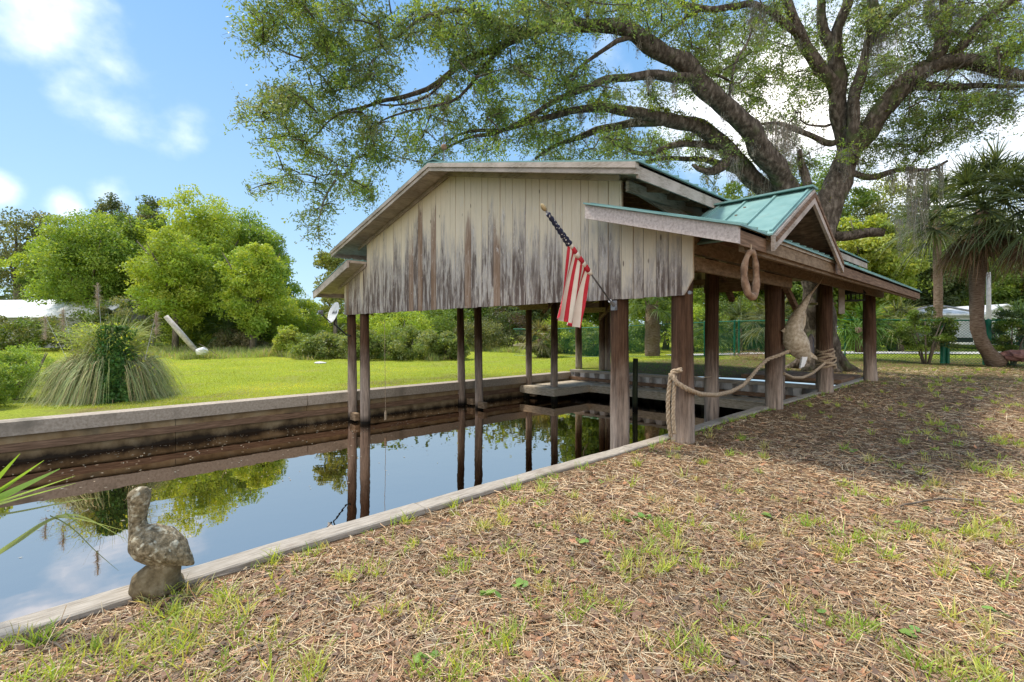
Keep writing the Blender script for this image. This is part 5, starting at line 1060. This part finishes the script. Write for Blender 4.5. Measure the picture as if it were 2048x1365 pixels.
# ---------------------------------------------------------------- things on the lawn
m = MB(); a_ = G(345, 33) ; a_ = P(392, 702, 30.5); b2 = P(332, 633, 30); m.tube([b2, (a_ + b2) / 2, a_], [.14, .17, .15], 12, wob=.2); setp(m.build('log', mk('grey_log', [(.3, .26, .22), (.45, .4, .35), (.58, .54, .48)], 6, (1, 1, 1)), smooth=True), 'pale grey log leaning up at the edge of the lawn', 'log')
def rock(u, v, t, w, h, mat, label, name='rock'):
    c = P(u, v, t); m = MB(); V = []; Fc = []; K = 14; J = 8
    for j in range(J + 1):
        ph = math.pi * j / J
        for k in range(K):
            an = 2 * math.pi * k / K; d = Vector((math.sin(ph) * math.cos(an), math.sin(ph) * math.sin(an), math.cos(ph))); s_ = 1 + .35 * mnoise.noise(d * 2 + Vector((u, 0, 0)))
            V.append(c + np.array((d.x * w / 2, d.y * w / 2, d.z * h / 2)) * s_)
    for j in range(J):
        for k in range(K): Fc.append((j * K + k, (j + 1) * K + k, (j + 1) * K + (k + 1) % K, j * K + (k + 1) % K))
    m.add(V, Fc); return setp(m.build(name, mat), label, 'rock')
rock(404, 703, 30, .65, .5, ROCKW, 'white rounded rock at the foot of the leaning log')
rock(2036, 712, 19, 1.0, .45, ROCKR, 'reddish flat rock at the right edge beside the shrub')
rock(640, 726, 26.5, .6, .12, ROCKW, 'small pale flat stone in front of the pale bush')
o_ = thing('board_stack', G(1060, 36), 'pale boards lying at the far edge of the lawn', 'boards')
for k in range(3):
    m = MB(); c0 = P(1058 + k * 3, 691 - k * 1.5, 36); m.beam(c0 - Rr * (1.2 - .1 * k), c0 + Rr * (1.2 + .1 * k), .25, .10); m.build('board', DECK, o_)
m = MB(); n_ = 1500; c0 = G(1512, 22.5); m.blades(c0 + RS.normal(size=(n_, 3)) * np.array((.7, .55, .12)) + (0, 0, .15), RS.normal(size=(n_, 3)) * (1, 1, .35), RS.uniform(.1, .35, n_), .012, .1, hue(n_, (.30, .18, .11), .3), ns=1); setp(m.build('leaf_pile', STRAW), 'heap of brown pine straw on the grass behind the slip', 'leaf pile')
m = MB(); p1 = P(388, 690, 28); m.tube([P(398, 688, 28), P(420, 700, 28), P(436, 712, 28)], [.02, .02, .012], 6); setp(m.build('stick', TRUNK), 'thin dark stick beside the white rock', 'stick')
# long white roofed building at far left
o_ = thing('long_shed', P(100, 700, 46), 'long low shed with a mottled white roof at the far left', 'shed')
m = MB(); a_ = P(-260, 600, 50); b2 = P(262, 600, 46); zr = a_[2]; zt_ = H + (HOR - 598) / F * 46; ze = H + (HOR - 634) / F * 44
dr_ = (b2 - a_); dr_[2] = 0; dr_ /= np.linalg.norm(dr_); nn_ = np.array((dr_[1], -dr_[0], 0)); Lh = np.linalg.norm((b2 - a_)[:2])
A_ = np.array((a_[0], a_[1], 0)); B_ = np.array((b2[0], b2[1], 0))
V = [A_ + (0, 0, zt_), B_ + (0, 0, zt_), B_ + nn_ * 2.8 + (0, 0, ze), A_ + nn_ * 2.8 + (0, 0, ze), A_ - nn_ * 2.8 + (0, 0, ze), B_ - nn_ * 2.8 + (0, 0, ze)]
V2 = [v - (0, 0, .08) for v in V]
m.add(V + V2, [(0, 1, 2, 3), (1, 0, 4, 5), (6, 9, 8, 7), (7, 11, 10, 6), (0, 3, 9, 6), (1, 7, 8, 2), (3, 2, 8, 9), (0, 6, 10, 4), (1, 5, 11, 7), (4, 10, 11, 5)]); m.build('roof', TIN, o_)
m = MB(); gz_ = -.3
for sg in (2.4, -2.4):
    q0 = A_ + nn_ * sg; q1 = B_ + nn_ * sg; m.prism([q0 + (0, 0, gz_), q1 + (0, 0, gz_), q1 + (0, 0, ze + .1), q0 + (0, 0, ze + .1)], nn_ * -.06, nn_ * .06)
m.prism([B_ - dr_ * .2 + nn_ * 2.3 + (0, 0, gz_), B_ - dr_ * .2 - nn_ * 2.3 + (0, 0, gz_), B_ - dr_ * .2 - nn_ * 2.3 + (0, 0, ze + .1), B_ - dr_ * .2 + (0, 0, zt_ - .15), B_ - dr_ * .2 + nn_ * 2.3 + (0, 0, ze + .1)], dr_ * -.06, dr_ * .06); m.build('wall', SHEDD, o_)
# sheds beyond the road on the right
def shed(name, u0, u1, ve, vr, vb, t, mats, label, dpt=4, boards=True, gable=False):
    c0 = P(u0, vb, t); c1 = P(u1, vb, t); z0 = c0[2]; ze = H + (HOR - ve) / F * t; zr_ = H + (HOR - vr) / F * t
    o_ = thing(name, (c0 + c1) / 2, label, 'shed'); m = MB(); A = np.array((c0[0], c0[1], 0)); B = np.array((c1[0], c1[1], 0))
    e = (B - A) / np.linalg.norm(B - A); nrm_ = Fw.copy()
    n_ = 7
    if gable:
        M_ = (A + B) / 2; m.prism([A + (0, 0, z0), B + (0, 0, z0), B + (0, 0, ze), M_ + (0, 0, zr_), A + (0, 0, ze)], nrm_ * 0, nrm_ * dpt)
        k = 0
        while k * .25 < np.linalg.norm(B - A): q = A + e * k * .25; m.box((q[0] - .01, q[1] - .01, z0), (q[0] + .01, q[1] + .01, ze - .05)); k += 1
        m.build('wall', mats[0], o_); m = MB()
        for Q in (A - e * .3, B + e * .3):
            zq = ze - .3 * (zr_ - ze) / (np.linalg.norm(B - A) / 2)
            m.prism([M_ + (0, 0, zr_ + .03), Q + (0, 0, zq + .03), Q + (0, 0, zq + .12), M_ + (0, 0, zr_ + .12)], nrm_ * -.3, nrm_ * (dpt + .3))
        m.build('roof', mats[1], o_); m = MB(); c = (A + B) / 2; m.prism([c + e * .2 + (0, 0, ze + .05), c - e * .2 + (0, 0, ze + .05), c - e * .2 + (0, 0, ze + .4), c + e * .2 + (0, 0, ze + .4)], nrm_ * -.04, nrm_ * 0); m.build('vent', mats[2], o_)
    else:
        for i in range(n_):
            za = z0 + (ze - z0) * i / n_; zb = z0 + (ze - z0) * (i + 1) / n_; m.prism([A + (0, 0, za), B + (0, 0, za), B + (0, 0, zb - .01), A + (0, 0, zb - .01)], nrm_ * (.02 * (i % 2)), nrm_ * dpt)
        m.build('wall', mats[0], o_); m = MB(); Q = A - e * .5; R2 = B + e * .5
        m.add([Q + (0, 0, ze) - nrm_ * .4, R2 + (0, 0, ze) - nrm_ * .4, R2 + (0, 0, zr_) + nrm_ * dpt / 2, Q + (0, 0, zr_) + nrm_ * dpt / 2, R2 + (0, 0, ze) + nrm_ * dpt, Q + (0, 0, ze) + nrm_ * dpt,
               Q + (0, 0, ze - .12) - nrm_ * .4, R2 + (0, 0, ze - .12) - nrm_ * .4, R2 + (0, 0, ze - .12) + nrm_ * dpt, Q + (0, 0, ze - .12) + nrm_ * dpt], [(0, 1, 2, 3), (3, 2, 4, 5), (6, 7, 1, 0), (6, 9, 8, 7), (1, 7, 8, 4, 2), (0, 3, 5, 9, 6)]); m.build('roof', mats[1], o_)
        m = MB(); m.prism([A + (0, 0, z0 - .35), B + (0, 0, z0 - .35), B + (0, 0, z0 - .02), A + (0, 0, z0 - .02)], nrm_ * .2, nrm_ * .3); m.build('skirt', mats[2], o_)
shed('trailer', 1872, 1952, 628, 616, 675, 33, (SHEDW, TIN, BLACKM), 'low grey clapboard trailer behind the fence, left of the palm trunk')
shed('garden_shed', 1952, 2062, 632, 612, 690, 35, (SHEDW, SHEDW, GREYM), 'pale gabled shed behind the fence at the right edge', gable=True)
o_ = thing('carport', P(1890, 700, 30), 'thin arched grey carport frame in front of the trailer', 'carport')
m = MB(); m.tube([P(1832, 620, 31), P(1848, 616, 31), P(1870, 612, 31), P(1895, 614, 31), P(1955, 625, 31), P(1962, 632, 31)], .07, 6); m.build('roof_edge', GREYM, o_)
m = MB(); m.tube([P(1834, 620, 31), P(1834, 700, 31)], .05, 6); m.tube([P(1962, 632, 31), P(1962, 700, 31)], .05, 6); m.build('leg', GREYM, o_)
m = MB(); m.tube([P(1978, 715, 27), P(1977, 545, 27)], [.13, .10], 10); setp(m.build('utility_pole', mk('pole_grey', [(.34, .33, .31), (.42, .41, .39), (.5, .49, .46)], 5), smooth=True), 'slim pale utility pole right of the fan palm trunk', 'pole')
# ---------------------------------------------------------------- chain link fence
def fencept(x): return np.array((x, 25.4 + (x + 11.8) * .223, 0))
FE = thing('chain_link_fence', fencept(-5), 'green chain link fence along the back of the yard', 'fence')
x0, x1 = -24., 6.; HF = 1.84
def fz(x): p = fencept(x); return gz(p[0], p[1])
m = MB(); xx = np.arange(x0, x1 + .1, 1.5); m.tube([fencept(x) + (0, 0, fz(x) + HF) for x in xx], .034, 6); m.build('top_rail', GREENM, FE)
m = MB(); m.tube([fencept(x) + (0, 0, fz(x) + .05) for x in xx], .008, 4); m.build('bottom_wire', GREENM, FE)
m = MB(); sp_ = .11; L_ = HF - .05
for x in np.arange(x0, x1 - L_, sp_):
    z0 = fz(x) + .05
    for (xa, xb) in ((x, x + L_), (x + L_, x)):
        a_ = fencept(xa) + (0, 0, z0); b2 = fencept(xb) + (0, 0, z0 + L_); w_ = np.array((0, 0, .0045)); m.add([a_ - w_ * 1.6, b2 - w_ * 1.6, b2 + w_ * 1.6, a_ + w_ * 1.6], np.array([(0, 1, 2, 3)]))
m.build('wire_mesh', GREENM, FE)
us = [(1410, .07), (1469, .05), (1478, .05), (1537, .08), (1886, .10), (1896, .06), (1968, .05), (1977, .09), (1092, .03), (1230, .03), (1690, .03), (2060, .04)]
for u, r_ in us:
    s = (u - 1024) / F; rx, ry = -SN + s * CS, CS + s * SN   # intersection of column u with the fence line
    t = (25.4 + 11.8 * .223) / (ry - .223 * rx); p = (rx * t, ry * t)
    m = MB(); z = gz(*p); m.tube([(p[0], p[1], z - .1), (p[0], p[1], z + HF + .03), (p[0], p[1], z + HF + .08)], [r_, r_, .01], 8); m.build('fence_post', GREENM, FE)

# ================================================================ GROUND COVER (stuff)
def near_pts(n, d0, d1, xmin=-3.30, pw=1.0):
    """points on the near bank, denser close by"""
    out_ = []
    while len(out_) < n:
        k = n * 3; d = d0 * (d1 / d0) ** (RS.rand(k) ** pw); s = np.where(RS.rand(k) < .82, RS.uniform(-1.25, 1.3, k), RS.uniform(1.3, 2.6, k))
        x = -SN * d + CS * d * s; y = CS * d + SN * d * s; ok = (x > xmin) | (y > 19)
        ok &= (y > -3)
        for a, b_ in zip(x[ok], y[ok]): out_.append((a, b_))
    return np.array(out_[:n])
def withz(p, dz=0): return np.column_stack((p, [gz(a, b_) + dz for a, b_ in p]))
m = MB(); n_ = 270000; p = near_pts(n_, 1.0, 19); d = np.hypot(p[:, 0], p[:, 1]); B = withz(p, .004); B[:, 2] += RS.rand(n_) * .022
dirs = np.column_stack((RS.normal(size=(n_, 2)), RS.normal(size=n_) * .12)); tone = RS.rand(n_, 1)
patch = np.array([.5 + .9 * mnoise.noise(Vector((a * .55, b_ * .55, 4))) for a, b_ in p])[:, None]
c = np.where(tone < .38, hue(n_, (.62, .43, .245), .3), np.where(tone < .76, hue(n_, (.34, .205, .11), .38), hue(n_, (.76, .59, .38), .2)))
c = c * np.clip(.66 + .60 * patch, .40, 1.2)
m.blades(B, dirs, (.025 + .10 * RS.rand(n_) ** 2) * (1 + d * .035), .0026 * (1 + d * .11), .02, c, ns=1, taper=False)
setp(m.build('pine_straw', STRAW), 'brown pine straw scattered over the near bank', 'pine straw', kind='stuff')
m = MB(); n_ = 16000; p = near_pts(n_, 1.0, 22); B = withz(p, .012); B[:, 2] += RS.rand(n_) * .012; nrm_ = RS.normal(size=(n_, 3)) * (1, 1, .22)
a = nrm_ / np.linalg.norm(nrm_, axis=1)[:, None]; b_ = np.cross(a, np.array((0, 0, 1.)) + RS.normal(size=(n_, 3)) * .25); b_ /= np.linalg.norm(b_, axis=1)[:, None]
ln = RS.uniform(.02, .045, n_)[:, None]; V = np.stack((B - a * ln, B + b_ * ln * .45, B + a * ln, B - b_ * ln * .45), 1).reshape(-1, 3)
m.add(V, np.arange(4 * n_).reshape(n_, 4), np.repeat(np.where(RS.rand(n_, 1) < .5, hue(n_, (.34, .19, .11), .35), hue(n_, (.20, .12, .08), .35)), 4, 0))
setp(m.build('fallen_leaves', STRAW), 'dry brown oak leaves lying on the near bank', 'leaves', kind='stuff')
# grass tufts on the near bank
m = MB(); cl = near_pts(5600, 1.1, 18, -3.34, .9)
keep = np.array([mnoise.noise(Vector((a * .9, b_ * .9, 1))) * .45 + .6 * mnoise.noise(Vector((a * 2.6, b_ * 2.6, 5))) + RS.normal() * .22 > .25 for a, b_ in cl]); cl = cl[keep]
Bs = []; Ds = []; Ls = []; Ws = []; Cs = []
for (a, b_) in cl:
    n_ = RS.randint(8, 26); dd = math.hypot(a, b_); sz = RS.uniform(.07, .20) * (1 + .02 * dd); pos = np.array((a, b_)) + RS.normal(size=(n_, 2)) * .022
    Bs.append(np.column_stack((pos, np.full(n_, gz(a, b_) + .0)))); dr2 = RS.normal(size=(n_, 3)) * .45; dr2[:, 2] = 1; Ds.append(dr2); Ls.append(sz * RS.uniform(.5, 1.1, n_)); Ws.append(np.full(n_, .0055 * (1 + dd * .09)))
    Cs.append(hue(n_, [(.44, .52, .09), (.34, .46, .08), (.54, .56, .16), (.56, .50, .22)][RS.choice(4, p=[.35, .25, .25, .15])], .25))
# a rougher fringe along the timber edge
for y in np.arange(-1.5, 18, .11):
    if RS.rand() < .55:
        n_ = RS.randint(4, 14); a = -3.35 + abs(RS.normal()) * .06; sz = RS.uniform(.05, .17); Bs.append(np.column_stack((a + RS.normal(size=n_) * .02, y + RS.normal(size=n_) * .03, np.full(n_, gz(a, y) - .01)))); dr2 = RS.normal(size=(n_, 3)) * .4; dr2[:, 2] = 1
        Ds.append(dr2); Ls.append(sz * RS.uniform(.5, 1.2, n_)); Ws.append(np.full(n_, .007 * (1 + y * .04))); Cs.append(hue(n_, (.30, .44, .08), .3))
m.blades(np.vstack(Bs), np.vstack(Ds), np.concatenate(Ls), np.concatenate(Ws), .35, np.vstack(Cs), ns=3)
setp(m.build('grass_tufts', LEAF), 'yellow green grass tufts coming up through the straw', 'grass', kind='stuff')
# broad little weeds
m = MB(); cl = near_pts(38, 1.7, 8); C = []
for (a, b_) in cl:
    k = RS.randint(2, 6)
    for _ in range(k): C.append((a + RS.normal() * .03, b_ + RS.normal() * .03, gz(a, b_) + .02 + RS.rand() * .02))
C = np.array(C); n_ = len(C); an = RS.rand(n_) * 6.28; R1 = np.column_stack((np.cos(an), np.sin(an), RS.normal(size=n_) * .2)) * RS.uniform(.018, .034, n_)[:, None]; R2_ = np.column_stack((-np.sin(an), np.cos(an), RS.normal(size=n_) * .2)) * RS.uniform(.015, .028, n_)[:, None]
V = np.stack((C - R1, C - R1 * .5 + R2_ * .87, C + R1 * .5 + R2_ * .87, C + R1, C + R1 * .5 - R2_ * .87, C - R1 * .5 - R2_ * .87), 1).reshape(-1, 3); m.add(V, np.arange(6 * n_).reshape(n_, 6), np.repeat(hue(n_, (.24, .38, .09), .25), 6, 0))
setp(m.build('weeds', LEAF), 'small round leaved weeds in the straw', 'weeds', kind='stuff')
# lawn blades on the far bank and behind the slip
m = MB(); n_ = 170000; d = 11 * (50 / 11) ** RS.rand(n_ * 2); s = RS.uniform(-1.2, 1.2, n_ * 2); x = -SN * d + CS * d * s; y = CS * d + SN * d * s
ok = ((x < -13.75) | (y > 16.4)) ; ok &= ~((-SN * x + CS * y > 26.4) & (-SN * x + CS * y < 30.2) & (x > -14)); x = x[ok][:n_]; y = y[ok][:n_]; d = d[ok][:n_]
right = (x > -12.5); keep = ~right | (RS.rand(len(x)) < np.clip((d - 15) / 9, .12, .7)); x, y, d, right = x[keep], y[keep], d[keep], right[keep]
n_ = len(x); B = np.column_stack((x, y, [gz(a, b_) - .005 for a, b_ in zip(x, y)])); dr2 = RS.normal(size=(n_, 3)) * .5; dr2[:, 2] = 1
pt = np.array([mnoise.noise(Vector((a * .3, b_ * .3, 0))) + .5 * mnoise.noise(Vector((a * 1.1, b_ * 1.1, 3))) for a, b_ in zip(x, y)])[:, None]
c = np.where(right[:, None], hue(n_, (.22, .27, .06), .3), hue(n_, (.42, .48, .05), .25) * (1 + .45 * pt) + np.array((.12, .02, .03)) * np.clip(pt * 2, 0, 1))
m.blades(B, dr2, RS.uniform(.03, .075, n_) * (1 + d * .012), .006 * (1 + d * .09), .3, np.clip(c, 0, 1), ns=2)
setp(m.build('lawn_grass', LEAF), 'short bright lawn grass on the far bank', 'grass', kind='stuff')
m = MB(); n_ = 26000; u_ = RS.uniform(300, 1040, n_); ed = np.array([30.5 + 5 * mnoise.noise(Vector((q * .012, 0, 7))) + (6 if q > 930 else 0) for q in u_]); t_ = ed + RS.rand(n_) ** 1.3 * 10
s_ = (u_ - 1024) / F; x = (-SN + s_ * CS) * t_; y = (CS + s_ * SN) * t_; B = np.column_stack((x, y, [gz(a, b_) for a, b_ in zip(x, y)]))
pt = np.array([mnoise.noise(Vector((a * .3, b_ * .3, 2))) for a, b_ in zip(x, y)]); kk = pt + RS.normal(size=n_) * .15 > -.1; B = B[kk]; pt = pt[kk]; n_ = len(B)
dr2 = RS.normal(size=(n_, 3)) * .3; dr2[:, 2] = 1; c = np.where(RS.rand(n_, 1) < .3, hue(n_, (.44, .38, .24), .3), hue(n_, (.32, .40, .12), .3))
m.blades(B, dr2, RS.uniform(.2, .75, n_) * (1 + pt), .035, .25, c, ns=2); setp(m.build('tall_weeds', LEAF), 'rough weeds and dry stems where the lawn ends', 'weeds', kind='stuff')
# floating specks
m = MB(); n_ = 800; x = -13.2 + 5.5 * RS.rand(n_) ** 1.8; y = RS.uniform(-3, 14, n_); C = np.column_stack((x, y, np.full(n_, WZ + .006))); an = RS.rand(n_) * 6.28
R1 = np.column_stack((np.cos(an), np.sin(an), an * 0)) * RS.uniform(.012, .035, n_)[:, None]; R2_ = np.column_stack((-np.sin(an), np.cos(an), an * 0)) * RS.uniform(.006, .014, n_)[:, None]
m.add(np.stack((C - R1, C - R2_, C + R1, C + R2_), 1).reshape(-1, 3), np.arange(4 * n_).reshape(n_, 4), np.repeat(hue(n_, (.42, .36, .26), .3), 4, 0)); setp(m.build('floating_leaves', STRAW), 'tiny fallen leaves floating on the dark water', 'leaves', kind='stuff')
# fallen twigs on the near bank
tg = 'fallen twigs on the near bank'
for (u, v, u2, v2, lab) in [(1800, 1012, 1880, 998, 'dark crooked twig on the straw at the right'), (1880, 998, 2040, 1010, 'long grey twig lying behind the darker one at the right'), (1660, 960, 1700, 968, 'short twig on the straw right of centre'), (50, 1270, 130, 1300, 'grey twig beside the timber edging at the lower left'), (380, 1172, 520, 1132, 'row of broken twig bits behind the pelican') ]:
    a_ = PZ(u, v, .03); b2 = PZ(u2, v2, .03); mid = (a_ + b2) / 2 + (.02, .03, .01); m = MB(); pts = interp_path([(*a_, 0), (*mid, 0), (*b2, 0)], .06)[:, :3]
    pts[:, :2] += RS.normal(size=(len(pts), 2)) * .006; m.tube(pts, np.linspace(.009, .004, len(pts)), 6); setp(m.build('twig', TRUNK, smooth=True), lab, 'twig', group=tg)
print('scene built, objects', len(bpy.data.objects))
